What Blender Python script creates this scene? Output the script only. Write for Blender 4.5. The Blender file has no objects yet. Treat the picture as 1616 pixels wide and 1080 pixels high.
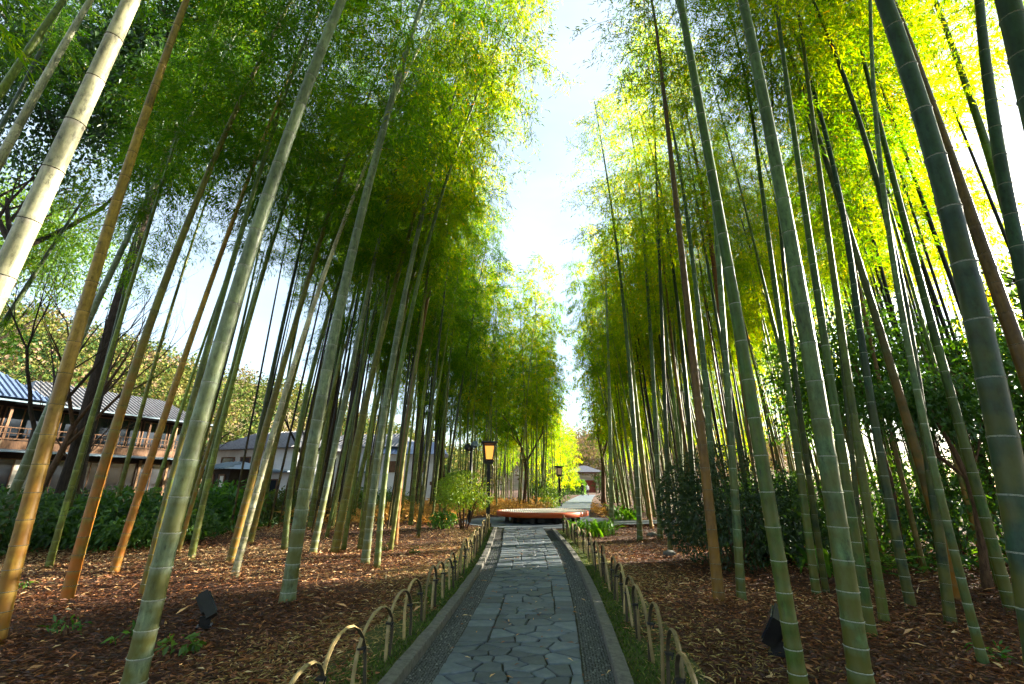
import bpy, math, random
import numpy as np
from mathutils import Vector, Matrix

rnd = random.Random(7)
rng = np.random.default_rng(7)
S = bpy.context.scene
COL = S.collection
rad = math.radians

# ------------------------------------------------------------------ camera
CAM_H, PITCH, FPX = 1.4, rad(17.5), 718.0          # metres, tilt up, focal length in photo pixels (photo 1616 wide)
cam_data = bpy.data.cameras.new('camera')
cam = bpy.data.objects.new('camera', cam_data)
COL.objects.link(cam)
cam.location = (0, 0, CAM_H)
cam.rotation_euler = (rad(90) + PITCH, 0, 0)
cam_data.sensor_width = 36.0
cam_data.lens = 36.0 * FPX / 1616.0
cam_data.clip_start = 0.05
cam_data.clip_end = 3000
S.camera = cam

# ------------------------------------------------------------------ sky, sun, exposure
SUN_AZ, SUN_EL = rad(66), rad(18.5)                   # azimuth clockwise from +Y (view direction)
world = bpy.data.worlds.new('World')
S.world = world
world.use_nodes = True
wn, wl = world.node_tree.nodes, world.node_tree.links
wn.clear()
w_out = wn.new('ShaderNodeOutputWorld')
w_bg = wn.new('ShaderNodeBackground')
w_sky = wn.new('ShaderNodeTexSky')
w_sky.sky_type = 'NISHITA'
w_sky.sun_disc = False
w_sky.sun_elevation = SUN_EL
w_sky.sun_rotation = SUN_AZ
w_sky.air_density = 1.0
w_sky.dust_density = 0.7
w_sky.ozone_density = 1.0
w_bg.inputs['Strength'].default_value = 0.05
w_tc = wn.new('ShaderNodeTexCoord')
w_map = wn.new('ShaderNodeMapping')
w_map.inputs['Scale'].default_value = (2.0, 2.0, 6.0)
w_noise = wn.new('ShaderNodeTexNoise')
w_noise.inputs['Scale'].default_value = 1.0
w_noise.inputs['Detail'].default_value = 4
w_noise.inputs['Roughness'].default_value = 0.6
w_ramp = wn.new('ShaderNodeMapRange')
w_ramp.inputs['From Min'].default_value = 0.35
w_ramp.inputs['From Max'].default_value = 0.75
w_ramp.inputs['To Min'].default_value = 0.20
w_ramp.inputs['To Max'].default_value = 0.34
w_mix = wn.new('ShaderNodeMix')
w_mix.data_type = 'RGBA'
w_mix.inputs[7].default_value = (6.2, 7.0, 7.3, 1)
wl.new(w_tc.outputs['Generated'], w_map.inputs['Vector'])
wl.new(w_map.outputs[0], w_noise.inputs['Vector'])
wl.new(w_noise.outputs[0], w_ramp.inputs[0])
wl.new(w_ramp.outputs[0], w_mix.inputs[0])
wl.new(w_sky.outputs[0], w_mix.inputs[6])
wl.new(w_mix.outputs[2], w_bg.inputs['Color'])
wl.new(w_bg.outputs[0], w_out.inputs['Surface'])

sun_data = bpy.data.lights.new('sun', 'SUN')
sun_data.energy = 5.0
sun_data.angle = rad(0.53)
sun_data.color = (1.0, 0.90, 0.72)
sun = bpy.data.objects.new('sun', sun_data)
COL.objects.link(sun)
sun_dir = Vector((math.sin(SUN_AZ) * math.cos(SUN_EL), math.cos(SUN_AZ) * math.cos(SUN_EL), math.sin(SUN_EL)))
sun.rotation_euler = sun_dir.to_track_quat('Z', 'Y').to_euler()
sun.location = sun_dir * 60

S.view_settings.view_transform = 'Standard'
S.view_settings.look = 'None'
S.view_settings.gamma = 1.0
S.view_settings.exposure = 2.9
S.render.engine = 'CYCLES'
S.cycles.use_denoising = True
S.cycles.use_adaptive_sampling = True
S.cycles.adaptive_threshold = 0.05
S.cycles.max_bounces = 6
S.cycles.diffuse_bounces = 4
S.cycles.glossy_bounces = 2
S.cycles.transmission_bounces = 5
S.cycles.sample_clamp_indirect = 6.0

# ------------------------------------------------------------------ pixel -> place (used only to measure positions from the photograph)
CP, SP = math.cos(PITCH), math.sin(PITCH)


def ray(u, v):
    a = 540.0 - v
    return (u - 808.0, FPX * CP - a * SP, a * CP + FPX * SP)


def gnd(u, v, z=0.0):
    x, y, w = ray(u, v)
    t = (z - CAM_H) / w
    return Vector((x * t, y * t, z))


def at_y(u, v, Y):
    x, y, w = ray(u, v)
    t = Y / y
    return Vector((x * t, Y, CAM_H + w * t))


def depth_of(p):
    return p.y * CP + (p.z - CAM_H) * SP


# ------------------------------------------------------------------ object helpers
def tag(o, label=None, cat=None, group=None, kind=None):
    if label: o['label'] = label
    if cat: o['category'] = cat
    if group: o['group'] = group
    if kind: o['kind'] = kind
    return o


def empty(name, loc=(0, 0, 0), rz=0.0):
    o = bpy.data.objects.new(name, None)
    o.empty_display_size = 0.2
    o.location = loc
    o.rotation_euler = (0, 0, rz)
    COL.objects.link(o)
    return o


def mesh_np(name, V, F, mats=(), mi=None, smooth=False, var=None):
    """V (n,3); F: (m,k) array of one polygon size, or list of lists"""
    me = bpy.data.meshes.new(name)
    V = np.asarray(V, dtype=np.float32)
    if isinstance(F, np.ndarray):
        m, k = F.shape
        me.vertices.add(len(V))
        me.vertices.foreach_set('co', V.ravel())
        me.loops.add(m * k)
        me.loops.foreach_set('vertex_index', F.astype(np.int32).ravel())
        me.polygons.add(m)
        me.polygons.foreach_set('loop_start', np.arange(0, m * k, k, dtype=np.int32))
        me.polygons.foreach_set('loop_total', np.full(m, k, dtype=np.int32))
    else:
        me.from_pydata(V.tolist(), [], F)
        m = len(F)
    for mt in mats:
        me.materials.append(mt)
    if mi is not None:
        me.polygons.foreach_set('material_index', np.asarray(mi, dtype=np.int32))
    me.polygons.foreach_set('use_smooth', np.full(len(me.polygons), bool(smooth)))
    if var is not None:
        at = me.attributes.new('var', 'FLOAT', 'FACE')
        at.data.foreach_set('value', np.asarray(var, dtype=np.float32))
    me.update(calc_edges=True)
    return me


def link(name, me, parent=None, loc=None):
    o = bpy.data.objects.new(name, me)
    COL.objects.link(o)
    if parent is not None:
        o.parent = parent
    if loc is not None:
        o.location = loc
    return o


class MB:
    """collects simple shapes into one mesh"""

    def __init__(self):
        self.v, self.f, self.m, self.var = [], [], [], []

    def poly(self, pts, m=0):
        n = len(self.v)
        self.v += [tuple(p) for p in pts]
        self.f.append(list(range(n, n + len(pts))))
        self.m.append(m)
        return self

    def box(self, c, s, rz=0.0, m=0, taper=1.0, rx=0.0, ry=0.0):
        n = len(self.v)
        R = Matrix.Rotation(rz, 3, 'Z') @ Matrix.Rotation(ry, 3, 'Y') @ Matrix.Rotation(rx, 3, 'X')
        c = Vector(c)
        for sz in (-1, 1):
            k = taper if sz > 0 else 1.0
            for sx, sy in ((-1, -1), (1, -1), (1, 1), (-1, 1)):
                self.v.append(tuple(c + R @ Vector((sx * s[0] / 2 * k, sy * s[1] / 2 * k, sz * s[2] / 2))))
        for q in ((0, 3, 2, 1), (4, 5, 6, 7), (0, 1, 5, 4), (1, 2, 6, 5), (2, 3, 7, 6), (3, 0, 4, 7)):
            self.f.append([n + i for i in q])
            self.m.append(m)
        return self

    def tube(self, pts, radii, sides=8, m=0, caps=True):
        pts = [Vector(p) for p in pts]
        n0 = len(self.v)
        up = Vector((0, 0, 1))
        ref = None
        for i, p in enumerate(pts):
            t = (pts[min(i + 1, len(pts) - 1)] - pts[max(i - 1, 0)]).normalized()
            if ref is None:
                ref = t.orthogonal().normalized() if abs(t.z) < 0.9 else (Vector((1, 0, 0)) - t * t.x).normalized()
            else:
                ref = (ref - t * ref.dot(t)).normalized()
            b = t.cross(ref)
            for k in range(sides):
                a = 2 * math.pi * k / sides
                self.v.append(tuple(p + (ref * math.cos(a) + b * math.sin(a)) * radii[i]))
        for i in range(len(pts) - 1):
            for k in range(sides):
                k2 = (k + 1) % sides
                self.f.append([n0 + i * sides + k, n0 + i * sides + k2, n0 + (i + 1) * sides + k2, n0 + (i + 1) * sides + k])
                self.m.append(m)
        if caps:
            self.f.append([n0 + k for k in reversed(range(sides))]); self.m.append(m)
            e = n0 + (len(pts) - 1) * sides
            self.f.append([e + k for k in range(sides)]); self.m.append(m)
        return self

    def lathe(self, prof, sides=16, m=0, c=(0, 0, 0), ms=None):
        n0 = len(self.v)
        for r, z in prof:
            for k in range(sides):
                a = 2 * math.pi * k / sides
                self.v.append((c[0] + r * math.cos(a), c[1] + r * math.sin(a), c[2] + z))
        for i in range(len(prof) - 1):
            for k in range(sides):
                k2 = (k + 1) % sides
                self.f.append([n0 + i * sides + k, n0 + i * sides + k2, n0 + (i + 1) * sides + k2, n0 + (i + 1) * sides + k])
                self.m.append(ms[i] if ms else m)
        return self

    def prism(self, poly, z0, z1, m=0, bevel=0.0):
        """poly CCW list of (x,y)"""
        k = len(poly)
        n = len(self.v)
        cx = sum(p[0] for p in poly) / k
        cy = sum(p[1] for p in poly) / k
        rings = [(poly, z0), (poly, z1 - bevel)]
        if bevel > 0:
            ins = []
            for x, y in poly:
                d = math.hypot(x - cx, y - cy) or 1
                ins.append((x - (x - cx) / d * bevel, y - (y - cy) / d * bevel))
            rings.append((ins, z1))
        else:
            rings[-1] = (poly, z1)
        for pl, z in rings:
            self.v += [(x, y, z) for x, y in pl]
        for r in range(len(rings) - 1):
            for i in range(k):
                j = (i + 1) % k
                self.f.append([n + r * k + i, n + r * k + j, n + (r + 1) * k + j, n + (r + 1) * k + i]); self.m.append(m)
        self.f.append([n + (len(rings) - 1) * k + i for i in range(k)]); self.m.append(m)
        return self

    def mesh(self, name, mats, smooth=False):
        mats = mats if isinstance(mats, (list, tuple)) else [mats]
        return mesh_np(name, self.v, self.f, mats, self.m, smooth)

    def build(self, name, mats, parent=None, smooth=False, loc=None):
        return link(name, self.mesh(name, mats, smooth), parent, loc)


# ------------------------------------------------------------------ materials
def new_mat(name):
    m = bpy.data.materials.new(name)
    m.use_nodes = True
    nt = m.node_tree
    nt.nodes.clear()
    out = nt.nodes.new('ShaderNodeOutputMaterial')
    return m, nt.nodes, nt.links, out


def N(nodes, t, **kw):
    n = nodes.new(t)
    for k, v in kw.items():
        setattr(n, k, v)
    return n


def ramp(nodes, stops):
    r = nodes.new('ShaderNodeValToRGB')
    els = r.color_ramp.elements
    while len(els) < len(stops):
        els.new(0.5)
    for e, (p, c) in zip(els, stops):
        e.position = p
        e.color = (*c, 1)
    return r


def surf(name, stops, scale=4.0, rough=0.8, bump=0.3, bscale=None, detail=6, stretch=(1, 1, 1), spec=0.3, metal=0.0, distort=0.0, bdist=0.02):
    m, nd, ln, out = new_mat(name)
    p = nd.new('ShaderNodeBsdfPrincipled')
    tc = nd.new('ShaderNodeTexCoord')
    mp = nd.new('ShaderNodeMapping')
    mp.inputs['Scale'].default_value = stretch
    ns = nd.new('ShaderNodeTexNoise')
    ns.inputs['Scale'].default_value = scale
    ns.inputs['Detail'].default_value = detail
    ns.inputs['Roughness'].default_value = 0.62
    ns.inputs['Distortion'].default_value = distort
    rp = ramp(nd, stops)
    ln.new(tc.outputs['Object'], mp.inputs[0])
    ln.new(mp.outputs[0], ns.inputs['Vector'])
    ln.new(ns.outputs[0], rp.inputs[0])
    ln.new(rp.outputs[0], p.inputs['Base Color'])
    p.inputs['Roughness'].default_value = rough
    p.inputs['Specular IOR Level'].default_value = spec
    p.inputs['Metallic'].default_value = metal
    if bump > 0:
        n2 = nd.new('ShaderNodeTexNoise')
        n2.inputs['Scale'].default_value = bscale or scale * 6
        n2.inputs['Detail'].default_value = 5
        b = nd.new('ShaderNodeBump')
        b.inputs['Strength'].default_value = bump
        b.inputs['Distance'].default_value = bdist
        ln.new(mp.outputs[0], n2.inputs['Vector'])
        ln.new(n2.outputs[0], b.inputs['Height'])
        ln.new(b.outputs[0], p.inputs['Normal'])
    ln.new(p.outputs[0], out.inputs[0])
    return m


def two(c, k=0.6, k2=1.3):
    return [(0.3, tuple(x * k for x in c)), (0.7, tuple(min(1, x * k2) for x in c))]


def leaf_mat(name, stops, trans=0.5, rough=0.5, tint=True, gloss=0.06, tboost=(1.35, 1.25, 0.5)):
    """leaf: diffuse + translucent + a little gloss; colour by the face attribute var, tinted by the object's colour"""
    m, nd, ln, out = new_mat(name)
    at = N(nd, 'ShaderNodeAttribute', attribute_name='var')
    rp = ramp(nd, stops)
    ln.new(at.outputs['Fac'], rp.inputs[0])
    col = rp.outputs[0]
    if tint:
        oi = nd.new('ShaderNodeObjectInfo')
        mx = N(nd, 'ShaderNodeMix', data_type='RGBA', blend_type='MULTIPLY')
        mx.inputs[0].default_value = 1.0
        ln.new(col, mx.inputs[6])
        ln.new(oi.outputs['Color'], mx.inputs[7])
        col = mx.outputs[2]
    tb = N(nd, 'ShaderNodeMix', data_type='RGBA', blend_type='MULTIPLY')
    tb.inputs[0].default_value = 1.0
    tb.inputs[7].default_value = (*tboost, 1)
    ln.new(col, tb.inputs[6])
    df = nd.new('ShaderNodeBsdfDiffuse')
    tr = nd.new('ShaderNodeBsdfTranslucent')
    gl = nd.new('ShaderNodeBsdfGlossy')
    gl.inputs['Roughness'].default_value = rough
    gl.inputs['Color'].default_value = (0.9, 0.95, 1, 1)
    ln.new(col, df.inputs[0])
    ln.new(tb.outputs[2], tr.inputs[0])
    a = nd.new('ShaderNodeMixShader')
    a.inputs[0].default_value = trans
    ln.new(df.outputs[0], a.inputs[1])
    ln.new(tr.outputs[0], a.inputs[2])
    b = nd.new('ShaderNodeMixShader')
    b.inputs[0].default_value = gloss
    ln.new(a.outputs[0], b.inputs[1])
    ln.new(gl.outputs[0], b.inputs[2])
    ln.new(b.outputs[0], out.inputs[0])
    return m


def culm_mat():
    m, nd, ln, out = new_mat('bamboo_skin')
    p = nd.new('ShaderNodeBsdfPrincipled')
    oi = nd.new('ShaderNodeObjectInfo')
    tc = nd.new('ShaderNodeTexCoord')
    mp = nd.new('ShaderNodeMapping')
    mp.inputs['Scale'].default_value = (38, 38, 1.6)
    st = nd.new('ShaderNodeTexNoise')
    st.inputs['Scale'].default_value = 1.0
    st.inputs['Detail'].default_value = 4
    ln.new(tc.outputs['Object'], mp.inputs[0])
    ln.new(mp.outputs[0], st.inputs['Vector'])
    bl = nd.new('ShaderNodeTexNoise')
    bl.inputs['Scale'].default_value = 3.2
    bl.inputs['Detail'].default_value = 7
    bl.inputs['Roughness'].default_value = 0.68
    add = N(nd, 'ShaderNodeVectorMath', operation='ADD')
    cm = N(nd, 'ShaderNodeVectorMath', operation='SCALE')
    cm.inputs[3].default_value = 37.0
    cr = nd.new('ShaderNodeCombineXYZ')
    for i in range(3):
        ln.new(oi.outputs['Random'], cr.inputs[i])
    ln.new(cr.outputs[0], cm.inputs[0])
    ln.new(tc.outputs['Object'], add.inputs[0])
    ln.new(cm.outputs[0], add.inputs[1])
    ln.new(add.outputs[0], bl.inputs['Vector'])
    # streaks
    r1 = ramp(nd, [(0.28, (0.62, 0.64, 0.6)), (0.72, (1.22, 1.2, 1.12))])
    ln.new(st.outputs[0], r1.inputs[0])
    m1 = N(nd, 'ShaderNodeMix', data_type='RGBA', blend_type='MULTIPLY')
    m1.inputs[0].default_value = 1.0
    ln.new(oi.outputs['Color'], m1.inputs[6])
    ln.new(r1.outputs[0], m1.inputs[7])
    # pale waxy bloom in patches
    r2 = ramp(nd, [(0.46, (0, 0, 0)), (0.66, (1, 1, 1))])
    ln.new(bl.outputs[0], r2.inputs[0])
    wax = N(nd, 'ShaderNodeMath', operation='MULTIPLY')
    wax.inputs[1].default_value = 0.45
    ln.new(r2.outputs[0], wax.inputs[0])
    m2 = N(nd, 'ShaderNodeMix', data_type='RGBA', blend_type='MIX')
    ln.new(wax.outputs[0], m2.inputs[0])
    ln.new(m1.outputs[2], m2.inputs[6])
    wx = N(nd, 'ShaderNodeVectorMath', operation='MULTIPLY_ADD')
    wx.inputs[1].default_value = (1.5, 1.5, 1.6)
    wx.inputs[2].default_value = (0.006, 0.009, 0.007)
    ln.new(oi.outputs['Color'], wx.inputs[0])
    ln.new(wx.outputs[0], m2.inputs[7])
    # grey-black lichen specks and stains
    sp = nd.new('ShaderNodeTexNoise')
    sp.inputs['Scale'].default_value = 1.0
    sp.inputs['Detail'].default_value = 8
    sp.inputs['Roughness'].default_value = 0.75
    mp2 = nd.new('ShaderNodeMapping')
    mp2.inputs['Scale'].default_value = (26, 26, 11)
    ln.new(add.outputs[0], mp2.inputs[0])
    ln.new(mp2.outputs[0], sp.inputs['Vector'])
    r5 = ramp(nd, [(0.33, (0.25, 0.26, 0.25)), (0.47, (0.85, 0.86, 0.85)), (0.56, (1, 1, 1)), (0.70, (1.55, 1.5, 1.4))])
    ln.new(sp.outputs[0], r5.inputs[0])
    m25 = N(nd, 'ShaderNodeMix', data_type='RGBA', blend_type='MULTIPLY')
    m25.inputs[0].default_value = 1.0
    ln.new(m2.outputs[2], m25.inputs[6])
    ln.new(r5.outputs[0], m25.inputs[7])
    ta = N(nd, 'ShaderNodeAttribute', attribute_name='tone')
    tm = N(nd, 'ShaderNodeVectorMath', operation='SCALE')
    ln.new(m25.outputs[2], tm.inputs[0])
    ln.new(ta.outputs['Fac'], tm.inputs[3])

    class _O:
        outputs = {2: tm.outputs[0]}
    m2 = _O
    # rust and moss, stronger low on the culm
    sx = nd.new('ShaderNodeSeparateXYZ')
    ln.new(tc.outputs['Object'], sx.inputs[0])
    hz = nd.new('ShaderNodeMapRange')
    hz.inputs['From Min'].default_value = 3.6
    hz.inputs['From Max'].default_value = 0.3
    ln.new(sx.outputs[2], hz.inputs[0])
    r3 = ramp(nd, [(0.36, (0, 0, 0)), (0.56, (1, 1, 1))])
    bl2 = nd.new('ShaderNodeTexNoise')
    bl2.inputs['Scale'].default_value = 5.5
    bl2.inputs['Detail'].default_value = 6
    ln.new(add.outputs[0], bl2.inputs['Vector'])
    ln.new(bl2.outputs[0], r3.inputs[0])
    mm = N(nd, 'ShaderNodeMath', operation='MULTIPLY')
    ln.new(r3.outputs[0], mm.inputs[0])
    ln.new(hz.outputs[0], mm.inputs[1])
    moss = N(nd, 'ShaderNodeMath', operation='MULTIPLY')
    moss.inputs[1].default_value = 0.9
    ln.new(mm.outputs[0], moss.inputs[0])
    m3 = N(nd, 'ShaderNodeMix', data_type='RGBA')
    ln.new(moss.outputs[0], m3.inputs[0])
    ln.new(m2.outputs[2], m3.inputs[6])
    m3.inputs[7].default_value = (0.085, 0.08, 0.009, 1)
    hz2 = nd.new('ShaderNodeMapRange')
    hz2.inputs['From Min'].default_value = 4.2
    hz2.inputs['From Max'].default_value = 0.6
    hz2.inputs['To Min'].default_value = 0.08
    ln.new(sx.outputs[2], hz2.inputs[0])
    ru = N(nd, 'ShaderNodeMath', operation='MULTIPLY')
    ln.new(hz2.outputs[0], ru.inputs[0])
    ln.new(oi.outputs['Alpha'], ru.inputs[1])
    rn = N(nd, 'ShaderNodeMapRange')
    rn.inputs['From Min'].default_value = 0.3
    rn.inputs['From Max'].default_value = 0.6
    rn.inputs['To Min'].default_value = 0.2
    ln.new(bl2.outputs[0], rn.inputs[0])
    ru2 = N(nd, 'ShaderNodeMath', operation='MULTIPLY')
    ru2.use_clamp = True
    ln.new(ru.outputs[0], ru2.inputs[0])
    ln.new(rn.outputs[0], ru2.inputs[1])
    m4 = N(nd, 'ShaderNodeMix', data_type='RGBA')
    ln.new(ru2.outputs[0], m4.inputs[0])
    ln.new(m3.outputs[2], m4.inputs[6])
    m4.inputs[7].default_value = (0.34, 0.10, 0.008, 1)
    ba = N(nd, 'ShaderNodeAttribute', attribute_name='bloom')
    bm_ = N(nd, 'ShaderNodeMath', operation='MULTIPLY')
    ln.new(ba.outputs['Fac'], bm_.inputs[0])
    bn = nd.new('ShaderNodeMapRange')
    bn.inputs['From Min'].default_value = 0.35
    bn.inputs['From Max'].default_value = 0.6
    bn.inputs['To Min'].default_value = 0.1
    bn.inputs['To Max'].default_value = 0.7
    ln.new(sp.outputs[0], bn.inputs[0])
    ln.new(bn.outputs[0], bm_.inputs[1])
    m6 = N(nd, 'ShaderNodeMix', data_type='RGBA')
    ln.new(bm_.outputs[0], m6.inputs[0])
    ln.new(m4.outputs[2], m6.inputs[6])
    wb_ = N(nd, 'ShaderNodeVectorMath', operation='MULTIPLY_ADD')
    wb_.inputs[1].default_value = (1.5, 1.35, 1.7)
    wb_.inputs[2].default_value = (0.03, 0.036, 0.03)
    ln.new(oi.outputs['Color'], wb_.inputs[0])
    ln.new(wb_.outputs[0], m6.inputs[7])
    ln.new(m6.outputs[2], p.inputs['Base Color'])
    rr = nd.new('ShaderNodeMapRange')
    rr.inputs['To Min'].default_value = 0.34
    rr.inputs['To Max'].default_value = 0.6
    ln.new(bl.outputs[0], rr.inputs[0])
    ln.new(rr.outputs[0], p.inputs['Roughness'])
    p.inputs['Specular IOR Level'].default_value = 0.28
    b = nd.new('ShaderNodeBump')
    b.inputs['Strength'].default_value = 0.12
    b.inputs['Distance'].default_value = 0.004
    ln.new(st.outputs[0], b.inputs['Height'])
    ln.new(b.outputs[0], p.inputs['Normal'])
    ln.new(p.outputs[0], out.inputs[0])
    return m


M = {}
M['culm'] = culm_mat()
M['node_pale'] = surf('node_wax', [(0.3, (0.16, 0.18, 0.14)), (0.65, (0.40, 0.42, 0.36))], 30, 0.7, 0.2)
M['node_dark'] = surf('node_scar', [(0.3, (0.03, 0.025, 0.012)), (0.7, (0.09, 0.07, 0.03))], 30, 0.8, 0.2)
M['branch'] = surf('branch_skin', two((0.16, 0.19, 0.05)), 8, 0.6, 0)
BAMBOO_STOPS = [(0.0, (0.022, 0.095, 0.004)), (0.45, (0.058, 0.155, 0.005)), (0.8, (0.12, 0.20, 0.006)), (0.97, (0.22, 0.23, 0.008)), (1.0, (0.32, 0.22, 0.012))]
M['bleaf'] = leaf_mat('bamboo_leaf', BAMBOO_STOPS, 0.68, gloss=0.008, tboost=(4.2, 2.9, 0.15))
M['leaf'] = leaf_mat('shrub_leaf', [(0.0, (0.022, 0.062, 0.007)), (0.6, (0.05, 0.115, 0.010)), (1.0, (0.11, 0.18, 0.014))], 0.42, 0.45, gloss=0.04, tboost=(1.5, 1.35, 0.5))
M['litter'] = leaf_mat('fallen_leaf', [(0.0, (0.040, 0.015, 0.005)), (0.35, (0.11, 0.036, 0.010)), (0.7, (0.30, 0.11, 0.032)), (0.9, (0.58, 0.34, 0.14)), (1.0, (0.66, 0.48, 0.25))], 0.12, 0.6, False, 0.04, (1.2, 0.9, 0.5))
M['straw'] = leaf_mat('dry_grass', [(0.0, (0.16, 0.10, 0.035)), (0.5, (0.34, 0.24, 0.08)), (1.0, (0.52, 0.42, 0.16))], 0.3, 0.6, True, 0.03, (1.2, 1.0, 0.6))
M['moss'] = leaf_mat('moss_blade', [(0.0, (0.03, 0.07, 0.008)), (0.6, (0.075, 0.14, 0.012)), (0.9, (0.16, 0.17, 0.03)), (1.0, (0.34, 0.26, 0.09))], 0.3, 0.6, True, 0.02)
M['soil'] = surf('leaf_mould', [(0.25, (0.02, 0.009, 0.004)), (0.5, (0.06, 0.023, 0.008)), (0.75, (0.12, 0.055, 0.018))], 9, 0.95, 0.8, 60, 9, bdist=0.03)
M['verge'] = surf('mossy_earth', [(0.3, (0.03, 0.035, 0.008)), (0.55, (0.06, 0.075, 0.014)), (0.75, (0.12, 0.09, 0.04))], 7, 0.95, 0.7, 70)
M['bark'] = surf('dark_bark', [(0.3, (0.014, 0.010, 0.007)), (0.7, (0.065, 0.045, 0.03))], 7, 0.95, 1.0, 24, stretch=(3, 3, 0.7), bdist=0.05)
M['bark_brown'] = surf('brown_bark', [(0.3, (0.04, 0.02, 0.012)), (0.7, (0.15, 0.085, 0.045))], 9, 0.9, 0.8, 40, stretch=(3, 3, 0.8))
M['bed'] = surf('joint_mortar', two((0.04, 0.042, 0.032)), 20, 0.95, 0.6)
M['gutter'] = surf('gutter_bed', two((0.035, 0.036, 0.034)), 30, 0.95, 0.6)
M['kerb'] = surf('kerb_granite', [(0.3, (0.06, 0.06, 0.052)), (0.6, (0.14, 0.135, 0.12)), (0.75, (0.09, 0.10, 0.065))], 14, 0.9, 0.5, 120)
M['black'] = surf('black_paint', two((0.012, 0.012, 0.013)), 10, 0.45, 0.05)


def stone_mat():
    m, nd, ln, out = new_mat('slate_stone')
    p = nd.new('ShaderNodeBsdfPrincipled')
    oi = nd.new('ShaderNodeObjectInfo')
    tc = nd.new('ShaderNodeTexCoord')
    ns = nd.new('ShaderNodeTexNoise')
    ns.inputs['Scale'].default_value = 7
    ns.inputs['Detail'].default_value = 9
    ns.inputs['Roughness'].default_value = 0.65
    ln.new(tc.outputs['Object'], ns.inputs['Vector'])
    rp = ramp(nd, [(0.28, (0.042, 0.057, 0.072)), (0.52, (0.072, 0.092, 0.112)), (0.75, (0.115, 0.136, 0.152))])
    ln.new(ns.outputs[0], rp.inputs[0])
    rr = nd.new('ShaderNodeMapRange')
    rr.inputs['To Min'].default_value = 0.6
    rr.inputs['To Max'].default_value = 1.35
    ln.new(oi.outputs['Random'], rr.inputs[0])
    vm = N(nd, 'ShaderNodeVectorMath', operation='SCALE')
    ln.new(rp.outputs[0], vm.inputs[0])
    ln.new(rr.outputs[0], vm.inputs[3])
    ln.new(vm.outputs[0], p.inputs['Base Color'])
    p.inputs['Roughness'].default_value = 0.62
    p.inputs['Specular IOR Level'].default_value = 0.45
    n2 = nd.new('ShaderNodeTexNoise')
    n2.inputs['Scale'].default_value = 45
    n2.inputs['Detail'].default_value = 6
    ln.new(tc.outputs['Object'], n2.inputs['Vector'])
    b = nd.new('ShaderNodeBump')
    b.inputs['Strength'].default_value = 0.45
    b.inputs['Distance'].default_value = 0.006
    ln.new(n2.outputs[0], b.inputs['Height'])
    ln.new(b.outputs[0], p.inputs['Normal'])
    ln.new(p.outputs[0], out.inputs[0])
    return m


M['stone'] = stone_mat()
M['pebble'] = leaf_mat('gutter_pebble', [(0, (0.03, 0.032, 0.034)), (0.7, (0.085, 0.09, 0.09)), (1, (0.2, 0.2, 0.19))], 0.0, 0.35, False, 0.06)

# ------------------------------------------------------------------ leaf geometry
def unit(a):
    return a / np.maximum(np.linalg.norm(a, axis=-1, keepdims=True), 1e-9)


def leaf_quads(P, D, Nn, L, W, fold=0.15, widest=0.38):
    D = unit(D)
    Sd = unit(np.cross(D, Nn))
    U = np.cross(Sd, D)
    n = len(P)
    L = np.asarray(L).reshape(-1, 1)
    W = np.asarray(W).reshape(-1, 1)
    V = np.empty((n, 4, 3))
    V[:, 0] = P
    V[:, 1] = P + D * L * widest + Sd * W * 0.5 + U * W * fold
    V[:, 2] = P + D * L - np.array([0, 0, 1.0]) * L * 0.12
    V[:, 3] = P + D * L * widest - Sd * W * 0.5 + U * W * fold
    F = np.arange(n * 4).reshape(n, 4)
    return V.reshape(-1, 3), F


def rdir(n, r=rng):
    return unit(r.normal(size=(n, 3)))


# ------------------------------------------------------------------ the setting: ground, path, kerbs
PL = [(-1, -0.95), (2.0, -0.78), (3.97, -0.59), (4.9, -0.50), (6.03, -0.41), (7.88, -0.34), (9.84, -0.29), (12.25, -0.26), (15.5, -0.26), (17.2, -0.26)]
PR = [(-1, 0.0), (2.0, 0.32), (3.97, 0.54), (4.9, 0.64), (6.03, 0.74), (7.88, 0.87), (10.25, 0.98), (12.25, 1.02), (15.5, 1.06), (17.2, 1.08)]


def smooth_fn(pts):
    ys = np.array([p[0] for p in pts]); xs = np.array([p[1] for p in pts])
    c = np.polyfit(ys, xs, 4)
    return lambda y: float(np.polyval(c, y))


pave_l, pave_r = smooth_fn(PL), smooth_fn(PR)
GUT, KRB = 0.225, 0.11          # gutter and kerb widths

gx = np.concatenate([np.linspace(-900, -40, 12), np.linspace(-30, 30, 61), np.linspace(40, 900, 12)])
gy = np.concatenate([np.linspace(-60, -4, 6), np.linspace(-2, 60, 63), np.linspace(70, 1500, 12)])


def ground_z(x, y):
    """gentle unevenness of the grove floor, flat by the path"""
    c = 0.3 + max(0.0, (y - 20)) * 0.12
    d = max(0.0, abs(x - c) - 2.0)
    k = min(1.0, d / 3.0)
    z = k * (0.05 * math.sin(x * 1.3 + y * 0.7) + 0.045 * math.sin(y * 1.1 - x * 0.6) - 0.05)
    return z * (1.0 if abs(x) < 30 and y < 60 else 0.2) - 0.012


gv = np.array([(x, y, ground_z(x, y)) for y in gy for x in gx])
nx = len(gx)
gf = np.array([[j * nx + i, j * nx + i + 1, (j + 1) * nx + i + 1, (j + 1) * nx + i] for j in range(len(gy) - 1) for i in range(nx - 1)])
ground = link('ground', mesh_np('ground', gv, gf, [M['soil']], smooth=True))
tag(ground, 'brown leaf covered floor of the bamboo grove', 'ground', kind='structure')


def strip(fl, fr, y0, y1, z, n=60):
    ys = np.linspace(y0, y1, n)
    v = []
    for y in ys:
        v += [(fl(y), y, z), (fr(y), y, z)]
    f = [[2 * i, 2 * i + 1, 2 * i + 3, 2 * i + 2] for i in range(n - 1)]
    return v, f


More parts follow.
